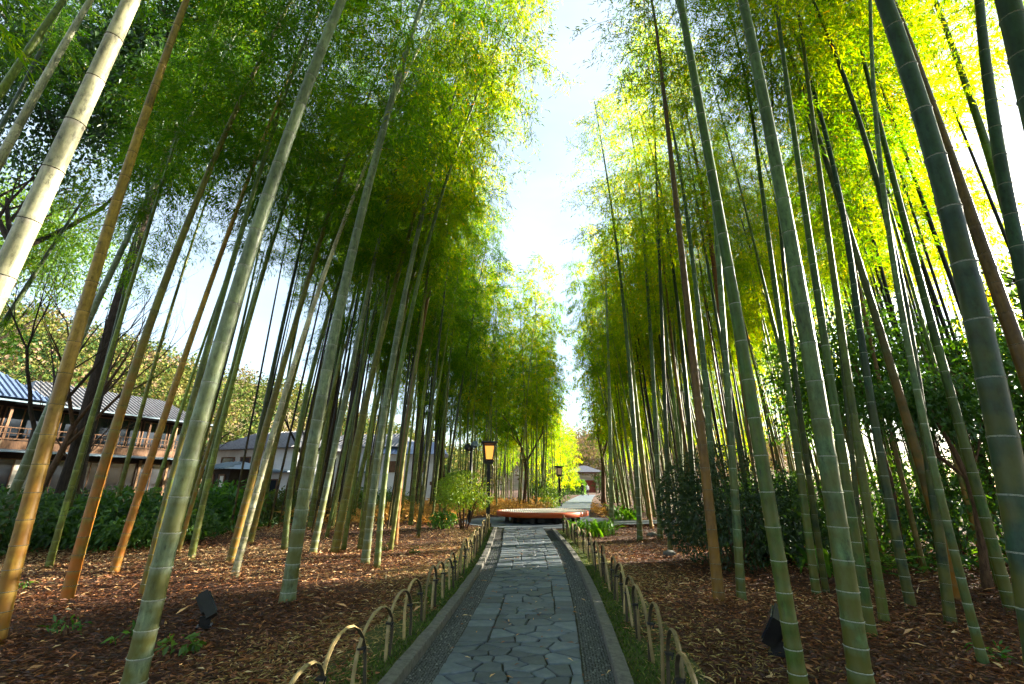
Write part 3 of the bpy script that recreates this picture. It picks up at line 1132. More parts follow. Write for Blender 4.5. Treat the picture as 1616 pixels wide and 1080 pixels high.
NEAR = [
    # base, mid, top pixel, width at mid, colour, rust, label, options
    ((-8, 1010), (149, 433), (294, 0), 25, 'yellow', 0.5, 'yellow bamboo stained rust orange at its foot, nearest the left photo edge', {}),
    ((-20, 880), (157, 466), (377, 43), 15, 'grey', 0.0, 'pale grey-green bamboo crossing behind the rust stained yellow bamboo at far left', {'H': 15.5, 'zc': 9.5}),
    ((-440, 1330), (52, 333), (206, 0), 52, 'pale', 0.0, 'very thick whitish bamboo slanting through the upper left corner', {'H': 13}),
    ((-333, 938), (46, 167), (142, 0), 20, 'pale', 0.0, 'whitish bamboo left of the very thick one in the upper left corner', {'H': 16.5, 'zc': 11.5}),
    ((-480, 960), (8, 133), (98, 0), 21, 'lime', 0.0, 'pale green bamboo in the extreme upper left corner', {'H': 16.5, 'zc': 11.8}),
    ((-440, 900), (5, 195), (88, 30), 13, 'dark', 0.0, 'thin dark bamboo behind the pale green one in the upper left corner', {'H': 16, 'zc': 11}),
    ((-180, 830), (60, 425), (142, 300), 11, 'dark', 0.0, 'thin dark bamboo slanting strongly below the whitish bamboos at left', {}),
    ((105, 945), (219, 560), (390, 133), 19, 'olive', 1.0, 'bamboo with a rusty orange lower stem left of the blackish spotlight', {}),
    ((180, 902), (290, 567), (414, 223), 13, 'yellow', 0.9, 'golden orange sunlit bamboo between the rusty stem and the thick grey one', {}),
    ((75, 900), (165, 590), (282, 207), 11, 'lime', 0.0, 'bright green bamboo left of the rusty orange one', {}),
    ((92, 868), (172, 570), (262, 260), 8, 'dark', 0.0, 'thin dark bamboo just right of the bright green one at left', {}),
    ((226, 937), (300, 647), (432, 200), 15, 'green', 0.2, 'green bamboo close behind the left of the thick grey front bamboo', {}),
    ((207, 1095), (350, 540), (538, 0), 33, 'grey', 0.0, 'thick grey-green front bamboo at left, cut by the lower photo edge', {'H': 15}),
    ((453, 950), (524, 545), (668, 0), 20, 'grey', 0.0, 'straight grey bamboo standing alone left of the hoop fence', {'H': 15.5}),
    ((364, 885), (418, 680), (540, 270), 14, 'olive', 0.35, 'olive bamboo crossing behind a pale one left of the lone grey bamboo', {}),
    ((371, 903), (447, 627), (545, 340), 11, 'pale', 0.0, 'slim pale bamboo crossing in front of an olive one, left of the lone grey bamboo', {}),
    ((394, 854), (436, 693), (540, 330), 11, 'olive', 0.2, 'slim olive bamboo right behind the crossing pair', {}),
    ((302, 878), (352, 660), (440, 350), 11, 'lime', 0.0, 'slim bright bamboo just right of the thick grey front bamboo', {}),
    ((449, 867), (473, 677), (560, 380), 10, 'green', 0.0, 'slim green bamboo left behind the lone grey bamboo', {}),
    ((458, 820), (485, 680), (560, 400), 7, 'olive', 0.0, 'thin olive bamboo far behind the lone grey bamboo', {}),
    ((493, 877), (532, 690), (600, 370), 11, 'grey', 0.0, 'slim grey bamboo just right of the lone grey bamboo', {}),
    ((489, 832), (511, 695), (575, 400), 9, 'lime', 0.0, 'thin lime bamboo behind the slim grey one', {}),
    ((528, 873), (568, 677), (706, 181), 13, 'olive', 0.1, 'olive bamboo with a root mound at its foot, left middle grove', {}),
    ((523, 830), (550, 680), (640, 350), 8, 'lime', 0.0, 'thin lime bamboo behind the one with the root mound', {}),
    ((553, 820), (584, 685), (655, 380), 8, 'lime', 0.0, 'thin lime bamboo right of the large dark tree trunk', {}),
    ((568, 867), (597, 690), (690, 300), 9, 'olive', 0.0, 'slim olive bamboo close left of the pale pair', {}),
    ((576, 889), (602, 680), (730, 110), 13, 'grey', 0.0, 'pale bamboo of the middle pair left of the hoop fence', {'yel': 0.7, 'H': 16.0, 'zc': 7.5, 'arch': 0.012}),
    ((595, 894), (615, 690), (690, 330), 10, 'green', 0.0, 'dark green bamboo of the middle pair left of the hoop fence', {'yel': 0.65, 'H': 16.0, 'zc': 7.5, 'arch': 0.012}),
    ((623, 857), (641, 680), (697, 373), 9, 'brown', 0.7, 'brown dead looking bamboo in the left middle grove', {'yel': 0.7, 'H': 16.0, 'zc': 7.5, 'arch': 0.012}),
    ((648, 828), (661, 690), (720, 330), 7, 'lime', 0.0, 'thin bright bamboo left of the berry shrub', {'yel': 0.7, 'H': 16.0, 'zc': 7.5, 'arch': 0.012}),
    # right of the path
    ((1135, 948), (1102, 640), (1040, 80), 16, 'brown', 0.35, 'olive brown bamboo in front of the dark round shrub', {'side': 'R'}),
    ((1170, 947), (1150, 640), (1128, 330), 13, 'grey', 0.0, 'grey-green bamboo growing through the dark round shrub', {'side': 'R'}),
    ((1263, 1090), (1187, 640), (1076, 15), 25, 'green', 0.0, 'bright green front bamboo right of the hoop fence', {'side': 'R', 'H': 15}),
    ((1360, 1085), (1275, 540), (1172, 0), 32, 'grey', 0.0, 'thick pale green front bamboo with white node rings, right of the bright green one', {'side': 'R', 'H': 15.5}),
    ((1374, 1003), (1303, 550), (1224, 0), 16, 'green', 0.0, 'green bamboo just right behind the thick pale green front bamboo', {'side': 'R'}),
    ((1395, 980), (1330, 540), (1268, 78), 14, 'olive', 0.0, 'olive bamboo second to the right behind the thick pale green front bamboo', {'side': 'R', 'yel': 0.9}),
    ((1553, 1050), (1434, 550), (1374, 26), 14, 'grey', 0.0, 'blue-green bamboo leaning left, its foot near the lower right corner', {'side': 'R'}),
    ((1595, 960), (1475, 530), (1340, 0), 18, 'green', 0.0, 'long green bamboo leaning left, behind the dark thick one at right', {'side': 'R'}),
    ((1498, 980), (1466, 740), (1440, 560), 20, 'dark', 0.0, 'dim thick bamboo behind the leafy understory tree at right', {'side': 'R'}),
    ((1690, 1340), (1550, 540), (1395, 0), 56, 'blue', 0.0, 'very thick dark blue-green bamboo with white rings near the right photo edge', {'side': 'R', 'H': 13}),
    ((1900, 1250), (1640, 200), (1590, 0), 62, 'blue', 0.0, 'thick dark bamboo cut off by the upper right corner', {'side': 'R', 'H': 13}),
    ((1765, 1010), (1577, 467), (1440, 83), 32, 'brown', 0.3, 'brown bamboo directly behind the very thick dark one at right', {'side': 'R'}),
    ((1750, 950), (1574, 285), (1491, 41), 20, 'lime', 0.0, 'yellow-green bamboo slanting right of the very thick dark one', {'side': 'R'}),
    ((1790, 1060), (1589, 311), (1545, 0), 30, 'blue', 0.0, 'dark green bamboo second from the upper right corner', {'side': 'R'}),
    ((1288, 937), (1250, 657), (1190, 207), 13, 'green', 0.0, 'slim green bamboo between the bright green and thick pale front bamboos', {'side': 'R'}),
    ((1303, 933), (1263, 657), (1216, 119), 10, 'dark', 0.0, 'slim dark bamboo left behind the thick pale front bamboo', {'side': 'R'}),
    ((1437, 955), (1380, 670), (1345, 440), 17, 'blue', 0.0, 'dark bluish bamboo among ferns in the right grove', {'side': 'R'}),
    ((1365, 940), (1340, 690), (1310, 400), 10, 'dark', 0.0, 'thin dark bamboo behind the olive one in the right grove', {'side': 'R'}),
    ((1163, 880), (1142, 545), (1081, 171), 11, 'rust', 0.9, 'reddish brown dead bamboo above the dark round shrub', {'side': 'R'}),
    ((1132, 890), (1113, 600), (1070, 250), 11, 'grey', 0.0, 'grey-green bamboo just left of the reddish brown dead one', {'side': 'R', 'yel': 0.9}),
    ((1058, 870), (1050, 660), (1030, 120), 8, 'dark', 0.0, 'dark slim bamboo with a pale stone at its foot', {'side': 'R', 'H': 16.5, 'zc': 7.5, 'arch': -0.012}),
    ((1042, 850), (1033, 640), (1012, 330), 8, 'grey', 0.0, 'pale slim bamboo third from the path plant clump', {'side': 'R', 'H': 16.5, 'zc': 7.5, 'arch': -0.012}),
    ((1010, 853), (998, 640), (950, 230), 8, 'grey', 0.0, 'sunlit pale bamboo second from the path plant clump', {'side': 'R', 'yel': 0.95, 'H': 14.8, 'zc': 7.5, 'arch': 0.0}),
    ((965, 827), (962, 640), (945, 240), 6, 'pale', 0.0, 'thin sunlit bamboo rising out of the path plant clump', {'side': 'R', 'yel': 0.95, 'H': 12.5, 'zc': 6.5, 'arch': 0.0}),
    ((1078, 840), (1072, 660), (1050, 367), 7, 'lime', 0.0, 'thin lime bamboo left of the dark round shrub', {'side': 'R'}),
    ((1098, 862), (1085, 640), (1050, 340), 9, 'dark', 0.0, 'dark bamboo rising at the left rim of the dark round shrub', {'side': 'R'}),
]
for bp, mp, tp, w, c, ru, lab, kw in NEAR:
    if kw.get('side') == 'R':
        kw = {'H': 13.2, 'zc': 8.2 if bp[1] > 930 else 7.4, **kw}
    elif bp[1] > 1000:
        kw = {'zc': 9.3, **kw}
    near_bamboo(bp, mp, tp, w, c, ru, lab, **kw)

def foot_piles():
    P, sc = [], []
    for bp, *_r in NEAR:
        b = gnd(*bp)
        if b.y < 2.5 or b.y > 16: continue
        for _ in range(90):
            a, d = rnd.uniform(0, 6.28), 0.06 + abs(rnd.gauss(0, 0.13))
            P.append((b.x + math.cos(a) * d, b.y + math.sin(a) * d, ground_z(b.x, b.y) + 0.012 + 0.07 * max(0, 1 - d / 0.24) * rnd.random()))
    P = np.array(P)
    n = len(P)
    a = rng.uniform(0, 6.28, n)
    D = np.column_stack([np.cos(a), np.sin(a), rng.normal(0, 0.35, n)])
    Nn = unit(np.column_stack([rng.normal(0, .5, n), rng.normal(0, .5, n), np.ones(n)]))
    V, F = leaf_quads(P, D, Nn, rng.uniform(0.05, 0.12, n), rng.uniform(0.012, 0.026, n), 0.2)
    o = link('piled_leaves', mesh_np('piled_leaves', V, F, [M['litter']], var=np.clip(rng.normal(0.5, 0.25, n), 0, 1)))
    tag(o, 'fallen leaves heaped round the feet of the bamboos', 'leaf litter', kind='stuff')


foot_piles()

# slender bamboos of the stands further back: shared culm meshes
FAR_CULMS = []
for i in range(7):
    r_ = random.Random(100 + i)
    bx, by = r_.uniform(-0.3, 0.3), r_.uniform(-0.3, 0.3)
    posf = (lambda bx, by: (lambda z: Vector((bx * (z / 13) ** 2 * 2.0, by * (z / 13) ** 2 * 2.0, z))))(bx, by)
    FAR_CULMS.append((culm_mesh(posf, 13.0, 0.055, 8, ridges=False)[0], posf))


def far_bamboo(x, y, lean, H, zc, label, group, col, yel=None, thick=1.0, kind='far'):
    me, posf = rnd.choice(FAR_CULMS)
    root = empty('bamboo', (x, y, ground_z(x, y)), 0)
    tag(root, label, 'bamboo', group)
    s = H / 13.0
    cu = link('culm', me, root)
    k = rnd.uniform(0.8, 1.2)
    cu.color = (col[0] * k, col[1] * k, col[2] * k, rnd.choice([0, 0, 0, 0, 0.5]))
    ax = Vector((lean[0], lean[1], 1)).normalized()
    cu.rotation_mode = 'QUATERNION'
    cu.rotation_quaternion = ax.to_track_quat('Z', 'Y') @ Matrix.Rotation(rnd.uniform(0, 6.28), 3, 'Z').to_quaternion()
    cu.scale = (s * thick, s * thick, s)
    q = Matrix.LocRotScale(Vector((0, 0, 0)), cu.rotation_quaternion, cu.scale)
    f = lambda z: q @ posf(z / s)
    hang_crown(root, f, H, zc, leaf_tint(yel), Vector((0, 0, 0)), kind)
    return root


placed = []
COLW = {'green': 'green', 'olive': 'olive', 'lime': 'light green', 'grey': 'grey-green', 'dark': 'dark green', 'brown': 'brownish'}


def pix_u(x, y):
    return 808 + FPX * x / (y * CP - CAM_H * SP)


def near_what(u, marks):
    return min(marks, key=lambda q: abs(q[0] - u))[1]


LB = [(60, 'the left part of the inn'), (230, 'the right part of the inn'), (375, 'the small entrance hut'), (450, 'the white house'), (530, 'the large twin trunked tree'), (600, 'the long white house'), (670, 'the two dark tree trunks')]
LF = [(640, 'left of the dark tree trunks'), (715, 'behind the slim light pole'), (765, 'behind the lit lantern'), (800, 'right of the lit lantern'), (830, 'behind the small bare tree'), (866, 'beside the unlit lantern')]
RF = [(930, 'beside the far path'), (965, 'behind the leafy path clump'), (1000, 'behind the sunlit pale bamboo'), (1040, 'behind the dark slim bamboo'), (1090, 'by the dark round shrub'), (1150, 'above the dark round shrub'), (1230, 'behind the bright green front bamboo')]
RB = [(1100, 'above the dark round shrub'), (1180, 'behind the bright green front bamboo'), (1250, 'left of the thick pale bamboo'), (1320, 'behind the thick pale front bamboo'), (1400, 'behind the dark bluish bamboo'), (1470, 'above the leafy understory tree'), (1560, 'behind the very thick dark bamboo')]


def stem_words(ck, thick, yel):
    return ('thin ' if thick < 0.88 else 'sturdy ' if thick > 1.05 else 'slender ') + COLW[ck] + (' yellowing bamboo' if yel > 0.86 else ' bamboo')


def place(x, y, lean, H, zc, where, marks, group, cols, yr, tr, kind):
    ck = rnd.choice(cols); thick = rnd.uniform(*tr); yel = rnd.uniform(*yr)
    far_bamboo(x, y, lean, H, zc, stem_words(ck, thick, yel) + ' ' + where + ' ' + near_what(pix_u(x, y), marks), group, GREENS[ck], yel, thick, kind)



def sunlane(x, y):
    """where the low sun comes in under the crowns to the floor left of the path"""
    return 6.8 < y - (x + 2) * 0.445 < 21




def stand(n, region, mind, fn, tries=4000):
    c = 0
    for _ in range(tries):
        if c >= n: break
        x, y = region()
        if any((x - a) ** 2 + (y - b) ** 2 < mind ** 2 for a, b in placed): continue
        placed.append((x, y))
        fn(x, y)
        c += 1
    return c


path_c = lambda y: 0.35 if y < 17 else (PLAT.x if y < 22 else far_l(y) + 1.1)
# left grove, behind the nearer culms
def reg_lm():
    y = rnd.uniform(11, 22)
    x = rnd.uniform(-13, -2.6)
    if x / y < -0.36 and rnd.random() < 0.6: x = -2.6 - 0.3 * y * rnd.random()
    return x, y


stand(40, reg_lm, 0.75, lambda x, y: place(x, y, (rnd.uniform(0.02, 0.13), rnd.uniform(-.05, .05)), rnd.uniform(13, 15.5), rnd.uniform(6.0, 7.3) if x / y > -0.36 else rnd.uniform(10.2, 11.2),
      'in the left back rows by', LB, 'bamboos in the back rows of the left grove', ['green', 'olive', 'lime', 'dark'], (0, 0.5), (.8, 1.15), rnd.choice(['dense', 'light'])))


def reg_lf():
    y = rnd.uniform(25, 50)
    return far_l(y) - 0.7 - rnd.uniform(0, 9.5), y


stand(66, reg_lf, 0.7, lambda x, y: place(x, y, (rnd.uniform(-0.02, 0.07), rnd.uniform(-.05, .03)), rnd.uniform(12, 16), rnd.uniform(4.5, 7),
      'in the far stand', LF, 'bamboos in the far left stand', ['green', 'olive', 'lime', 'lime'], (0.2, 0.9), (.8, 1.1), 'far'))


def reg_rf():
    y = rnd.uniform(17.5, 46)
    return 4.4 + (y - 16) * 0.15 + rnd.uniform(0, 4.0 if y < 28 else 7.5), y


stand(66, reg_rf, 0.62, lambda x, y: place(x, y, (rnd.uniform(-0.13, -0.03), rnd.uniform(-.05, .03)), rnd.uniform(12.5, 15.5) + (y > 30) * 1.0, rnd.uniform(6.3, 8.0) - (y > 28) * 2.0,
      'in the far right stand', RF, 'bamboos in the far right stand', ['green', 'olive', 'lime', 'lime'], (0.3, 1), (.8, 1.2), 'far'))


def reg_rm():
    y = rnd.uniform(6.5, 18)
    return rnd.uniform(4.2, 4.8 + y * 0.42), y


stand(24, reg_rm, 0.85, lambda x, y: place(x, y, (rnd.uniform(-0.08, 0.02), rnd.uniform(-.05, .05)), rnd.uniform(11.5, 13.5), rnd.uniform(5.8, 7.5),
      'in the right grove', RB, 'bamboos deep in the right grove', ['green', 'olive', 'dark', 'brown'], (0.3, 1), (.7, 1.2), 'light'))

# sunlit back row of the right grove
def reg_rb():
    y = rnd.uniform(12, 26)
    return rnd.uniform(6.0 + y * 0.12, 7.2 + y * 0.3), y


stand(40, reg_rb, 0.8, lambda x, y: place(x, y, (rnd.uniform(-0.06, 0.02), rnd.uniform(-.05, .05)), rnd.uniform(11.5, 13.5), rnd.uniform(7.0, 8.0) if sunlane(x, y) else rnd.uniform(4.4, 6.0),
      'in the right back row', RB, 'bamboos in the back row of the right grove', ['green', 'olive', 'lime', 'brown'], (0.5, 1), (.7, 1.1), 'light'))

# the grove goes on behind the photographer: one mass, out of view
def grove_behind():
    V, F, var, off = [], [], [], 0
    cl = MB()
    for i, (x, y) in enumerate([(-2.2, -0.5), (-4.0, 1.0), (-6.2, 2.2), (-3.2, -2.5), (-5.5, -1.2), (-2.4, -4.6), (-4.6, -4.2), (-7.2, -0.5), (2.0, -0.8), (3.6, 0.8), (5.2, 2.0), (3.0, -2.8), (4.8, -1.5), (2.3, -4.8), (4.4, -4.4), (6.6, 0.2), (-2.8, -7), (2.9, -7.2), (-5.2, -7), (5.4, -7), (0.8, -9), (-1.2, -9.5), (-8.5, 3.2), (-10, 4.8), (7.5, 3.2), (1.9, 0.9), (-2.2, 1.2)]):
        me = CROWNS['mass'][i % 5][0]
        n = len(me.vertices)
        a = np.empty(n * 3, dtype=np.float32)
        me.vertices.foreach_get('co', a)
        lx = -0.07 * (1 if x > 0 else -1)
        c = a.reshape(n, 3) + np.array([x + lx * 9, y, 5.6])
        V.append(c)
        F.append(np.arange(n).reshape(-1, 4) + off)
        off += n
        vv = np.empty(n // 4, dtype=np.float32)
        me.attributes['var'].data.foreach_get('value', vv)
        var.append(vv)
        cl.tube([(x, y, -0.1), (x + lx * 5, y, 6), (x + lx * 11, y, 13.4)], [0.075, 0.06, 0.015], 8)
    root = empty('bamboo_grove')
    tag(root, 'bamboo grove continuing behind the photographer', 'grove', kind='stuff')
    o = link('grove_leaves', mesh_np('grove_leaves', np.vstack(V), np.vstack(F), [M['bleaf']], var=np.concatenate(var)), root)
    o['kind'] = 'stuff'
    o = cl.build('grove_culms', M['culm'], root, True)
    o.color = (0.12, 0.17, 0.06, 0)
    o['kind'] = 'stuff'


grove_behind()

# bamboos standing too far back to pick apart: one mass on each side
def far_mass(name, label, spots, col):
    V, F, var, off = [], [], [], 0
    cl = MB()
    for i, (x, y, zc, H, lx) in enumerate(spots):
        r0 = rnd.uniform(0.03, 0.055)
        cl.tube([(x, y, -0.2), (x + lx * H * 0.5, y, H * 0.5), (x + lx * H, y, H)], [r0, r0 * 0.8, 0.01], 6, caps=False)
        if zc > H: continue
        me = CROWNS['mass'][i % 5][0]
        n = len(me.vertices)
        a = np.empty(n * 3, dtype=np.float32)
        me.vertices.foreach_get('co', a)
        a = a.reshape(n, 3)
        th = rnd.uniform(0, 6.28)
        c = np.column_stack([a[:, 0] * math.cos(th) - a[:, 1] * math.sin(th), a[:, 0] * math.sin(th) + a[:, 1] * math.cos(th), a[:, 2] * (H - zc) / CROWN_LEN])
        c[:, 0] += lx * (zc + c[:, 2])
        V.append(c + np.array([x, y, zc]))
        F.append(np.arange(n).reshape(-1, 4) + off)
        off += n
        vv = np.empty(n // 4, dtype=np.float32)
        me.attributes['var'].data.foreach_get('value', vv)
        var.append(np.clip(vv + rnd.uniform(-.15, .25), 0, 1))
    root = empty(name)
    tag(root, label, 'bamboo', kind='stuff')
    o = link('leaves', mesh_np(name + '_leaves', np.vstack(V), np.vstack(F), [M['bleaf']], var=np.concatenate(var)), root)
    o['kind'] = 'stuff'
    o.color = (*col, 1)
    o = cl.build('culms', M['culm'], root, True)
    o.color = (0.12, 0.155, 0.025, 0.1)
    o['kind'] = 'stuff'


spots = []
for _ in range(72):
    y = rnd.uniform(13, 36)
    x = rnd.uniform(9.0 + 0.12 * y, 11.0 + 0.5 * y)
    spots.append((x, y, (rnd.uniform(7.4, 8.4) if x < 12.5 else rnd.uniform(9.8, 10.6) if x < 17 else 11.4) if sunlane(x, y) else rnd.uniform(3.4, 5.5), rnd.uniform(12, 14.5), rnd.uniform(-.06, .02)))
for _ in range(16):
    y = rnd.uniform(6, 13)
    spots.append((rnd.uniform(8.5, 15), y, rnd.uniform(10.0, 10.8) if y < 9.8 else rnd.uniform(8.4, 9.2), rnd.uniform(13.5, 15.5), rnd.uniform(-.06, .02)))
for i in range(54):
    y = rnd.uniform(17, 44)
    spots.append((4.6 + (y - 16) * 0.15 + rnd.uniform(0, 6), y, 99 if i % 4 else rnd.uniform(6.5, 8), rnd.uniform(12, 14.5), rnd.uniform(-.1, -.01)))
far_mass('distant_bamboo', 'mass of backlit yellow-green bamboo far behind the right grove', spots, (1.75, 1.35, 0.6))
spots = []
for i in range(44):
    y = rnd.uniform(15, 32)
    x = rnd.uniform(-13, -4.0)
    spots.append((x, y, 99 if i % 4 or x / y < -0.33 else rnd.uniform(7.5, 9), rnd.uniform(13.5, 15.5), rnd.uniform(.02, .1)))
for _ in range(22):
    y = rnd.uniform(48, 72)
    spots.append((far_l(min(y, 70)) - rnd.uniform(1.2, 11), y, rnd.uniform(3.0, 5.5), rnd.uniform(12, 15), 0.0))
for _ in range(14):
    y = rnd.uniform(44, 72)
    spots.append((far_l(min(y, 70)) + 3.6 + rnd.uniform(0, 5), y, rnd.uniform(3.0, 5.5), rnd.uniform(12, 15), 0.0))
far_mass('distant_bamboo', 'mass of thin distant bamboo behind the left grove and along the far path', spots, (1.1, 1.05, 0.7))

# a brighter clump with leaves almost to the ground, far down the path
for i, (px, py) in enumerate([(852, 46), (866, 50), (878, 54), (889, 60), (898, 66), (906, 74)]):
    x = (px - 808) / 745 * py
    far_bamboo(x, py, (0.0, 0.0), 10.5 - i * 0.2, 1.4, 'leafy yellow-green bamboo of the sunlit clump far down the path', 'sunlit clump far down the path', GREENS['lime'], 0.95)

# ------------------------------------------------------------------ more materials
M['hoop_out'] = surf('split_bamboo_skin', [(0.3, (0.14, 0.105, 0.045)), (0.7, (0.34, 0.26, 0.12))], 9, 0.55, 0.1, stretch=(1, 1, 1))
for _i, _k in enumerate((1.6, 1.0, 0.7)):
    M['hoop_out%d' % _i] = surf('split_bamboo_skin_%d' % _i, [(0.3, (0.10 * _k, 0.075 * _k, 0.03 * _k)), (0.7, (0.28 * _k, 0.20 * _k, 0.085 * _k))], 7, 0.6, 0.25, 60)
M['hoop_in'] = surf('split_bamboo_inner', two((0.05, 0.04, 0.025)), 14, 0.8, 0.2)
M['rim'] = surf('red_lacquered_wood', [(0.3, (0.28, 0.042, 0.006)), (0.7, (0.44, 0.08, 0.011))], 3, 0.45, 0.1, stretch=(1, 1, 6))
M['deck'] = surf('pale_split_bamboo', [(0.3, (0.5, 0.46, 0.38)), (0.7, (0.72, 0.68, 0.6))], 5, 0.55, 0.2)
M['wood'] = surf('old_brown_wood', [(0.3, (0.07, 0.035, 0.02)), (0.7, (0.20, 0.11, 0.06))], 4, 0.8, 0.3, stretch=(4, 4, 1))
M['wood_pale'] = surf('pale_timber', [(0.3, (0.16, 0.09, 0.045)), (0.7, (0.28, 0.17, 0.09))], 4, 0.8, 0.2)  # timber colour darkened to stand in for shade on the inn front
M['plaster'] = surf('white_plaster', [(0.3, (0.5, 0.51, 0.52)), (0.7, (0.7, 0.71, 0.72))], 1.5, 0.9, 0.1)
M['cream'] = surf('cream_plaster', [(0.3, (0.17, 0.12, 0.07)), (0.7, (0.24, 0.18, 0.11))], 1.5, 0.9, 0.1)  # plaster colour lowered too, the inn front's shade put into it
M['dark_wall'] = surf('dark_boarding', two((0.030, 0.022, 0.018)), 3, 0.85, 0.2)
M['tile'] = surf('blue_grey_tile', [(0.3, (0.05, 0.08, 0.16)), (0.7, (0.11, 0.16, 0.27))], 3, 0.4, 0.1, spec=0.6)
M['tile_grey'] = surf('grey_tile', [(0.3, (0.09, 0.09, 0.10)), (0.7, (0.17, 0.17, 0.18))], 3, 0.5, 0.1)
M['copper'] = surf('pale_sheet_metal', [(0.3, (0.08, 0.13, 0.17)), (0.7, (0.14, 0.20, 0.25))], 2, 0.45, 0.05)
M['glass'] = surf('window_glass', two((0.02, 0.026, 0.036)), 0.8, 0.14, 0, spec=0.35)
M['paper'] = surf('paper_screen', two((0.55, 0.52, 0.45), 0.9, 1.1), 2, 0.9, 0)
M['red'] = surf('red_brown_wood', two((0.22, 0.05, 0.03)), 3, 0.7, 0.1)


def emit_mat(name, col, strength):
    m, nd, ln, out = new_mat(name)
    p = nd.new('ShaderNodeBsdfPrincipled')
    p.inputs['Base Color'].default_value = (*col, 1)
    p.inputs['Emission Color'].default_value = (*col, 1)
    p.inputs['Emission Strength'].default_value = strength
    ln.new(p.outputs[0], out.inputs[0])
    return m


M['lit'] = emit_mat('lit_paper', (0.85, 0.36, 0.06), 0.2)
M['dim'] = emit_mat('dim_paper', (0.40, 0.28, 0.14), 0.06)
M['globe'] = emit_mat('lit_globe', (1.0, 0.55, 0.15), 1.0)

# ------------------------------------------------------------------ hoop fences
def hoop_mesh(W, H, seed):
    r = random.Random(seed)
    pts = []
    leg = H - W / 2 * 0.86
    for z in (-0.05, leg * 0.35, leg * 0.75):
        pts.append((-W / 2 + 0.01 * z, z))
    for i in range(0, 11):
        a = math.pi * (1 - i / 10)
        pts.append((W / 2 * math.cos(a), leg + W / 2 * 0.86 * math.sin(a)))
    for z in (leg * 0.75, leg * 0.35, -0.05):
        pts.append((W / 2, z))
    mb = MB()
    n = len(pts)
    wd, th = 0.0135, 0.0055
    for i, (y, z) in enumerate(pts):
        a, b = pts[max(0, i - 1)], pts[min(n - 1, i + 1)]
        t = Vector((0, b[0] - a[0], b[1] - a[1])).normalized()
        nrm = Vector((0, -t.z, t.y))            # outward of the arch
        k = r.uniform(0.9, 1.1)
        p = Vector((0, y, z))
        for sx, q in ((-wd * k, th * 0.2), (0, th * 1.4), (wd * k, th * 0.2), (wd * k, -th), (-wd * k, -th)):
            mb.v.append(tuple(p + Vector((sx, 0, 0)) + nrm * q))
    for i in range(n - 1):
        for k in range(5):
            k2 = (k + 1) % 5
            mb.f.append([i * 5 + k, i * 5 + k2, (i + 1) * 5 + k2, (i + 1) * 5 + k])
            mb.m.append(1 if k == 3 else 0)
    return mb.mesh('hoop', [M[('hoop_out', 'hoop_out0', 'hoop_out1', 'hoop_out', 'hoop_out2')[seed % 5]], M['hoop_in']], False)


HOOPS = [hoop_mesh(0.66, 0.48, 1), hoop_mesh(0.62, 0.51, 2), hoop_mesh(0.70, 0.46, 3), hoop_mesh(0.60, 0.49, 4), hoop_mesh(0.65, 0.44, 5)]
tie_me = MB().box((0, 0, 0), (0.05, 0.045, 0.014)).box((0.028, 0.0, -0.012), (0.008, 0.012, 0.05), ry=0.3).mesh('tie', M['black'])


def hoop_fence(label, fx, y0, y1, side):
    root = empty('hoop_fence', (fx(y0), y0, 0))
    tag(root, label, 'fence', 'split bamboo hoop fences beside the path')
    y, i = y0, 0
    while y < y1:
        x = fx(y)
        h = link('hoop', rnd.choice(HOOPS), root)
        dx = (fx(y + 0.2) - fx(y - 0.2)) / 0.4
        h.location = (x - fx(y0) + (0.013 if i % 2 else -0.013) + rnd.uniform(-.004, .004), y - y0, rnd.uniform(-0.025, 0.02))
        h.rotation_euler = (rnd.uniform(-.05, .05), rnd.uniform(-.09, .09), -math.atan(dx) + rnd.uniform(-.05, .05) + (math.pi if rnd.random() < 0 else 0))
        t = link('tie', tie_me, h)
        t.location = (0.0, 0.25, 0.29)
        y += 0.54 + rnd.uniform(-.06, .06)
        i += 1


hoop_fence('left hoop fence of arched split bamboo beside the path', lambda y: pave_l(min(y, 16)) - GUT - KRB - 0.17, 3.0, 17.2, 'L')
hoop_fence('right hoop fence of arched split bamboo beside the path', lambda y: pave_r(min(y, 15.5)) + GUT + KRB + 0.22, 2.9, 15.8, 'R')
hoop_fence('short hoop fence beyond the leafy clump at the side path', lambda y: 4.3 + (y - 20.6) * 0.12, 21.6, 26.5, 'R')

# ------------------------------------------------------------------ round platform
plat = empty('round_platform', PLAT)
tag(plat, 'low round platform with a red wooden rim and pale bamboo top', 'platform')
rim = MB().lathe([(PLR - 0.10, 0.24), (PLR - 0.02, 0.235), (PLR, 0.25), (PLR, 0.405), (PLR - 0.02, 0.42), (PLR - 0.09, 0.42), (PLR - 0.09, 0.36)], 72)
rim.build('rim', M['rim'], plat, True)
MB().lathe([(0.02, 0.25), (PLR - 0.09, 0.25)], 48).lathe([(0.02, 0.36), (PLR - 0.1, 0.36)], 48).build('frame', M['black'], plat)
x = -PLR + 0.1
while x < PLR - 0.1:
    w = 0.085
    e = max(abs(x), abs(x + w))
    hl = math.sqrt(max(0.01, (PLR - 0.1) ** 2 - e * e))
    mb = MB()
    mb.tube([(x + w / 2, -hl, 0.395), (x + w / 2, 0, 0.397), (x + w / 2, hl, 0.395)], [w / 2 * 0.96] * 3, 8)
    for i, v in enumerate(mb.v):
        mb.v[i] = (v[0], v[1], 0.405 + (v[2] - 0.396) * 0.45)
    mb.build('slat', M['deck'], plat, True)
    x += w + 0.004
for i in range(10):
    a = 2 * math.pi * i / 10
    MB().box((math.cos(a) * 1.45, math.sin(a) * 1.45, 0.124), (0.16, 0.16, 0.252), a).build('leg', M['black'], plat)
MB().lathe([(1.15, 0.0), (1.15, 0.25)], 32).build('core', M['black'], plat)

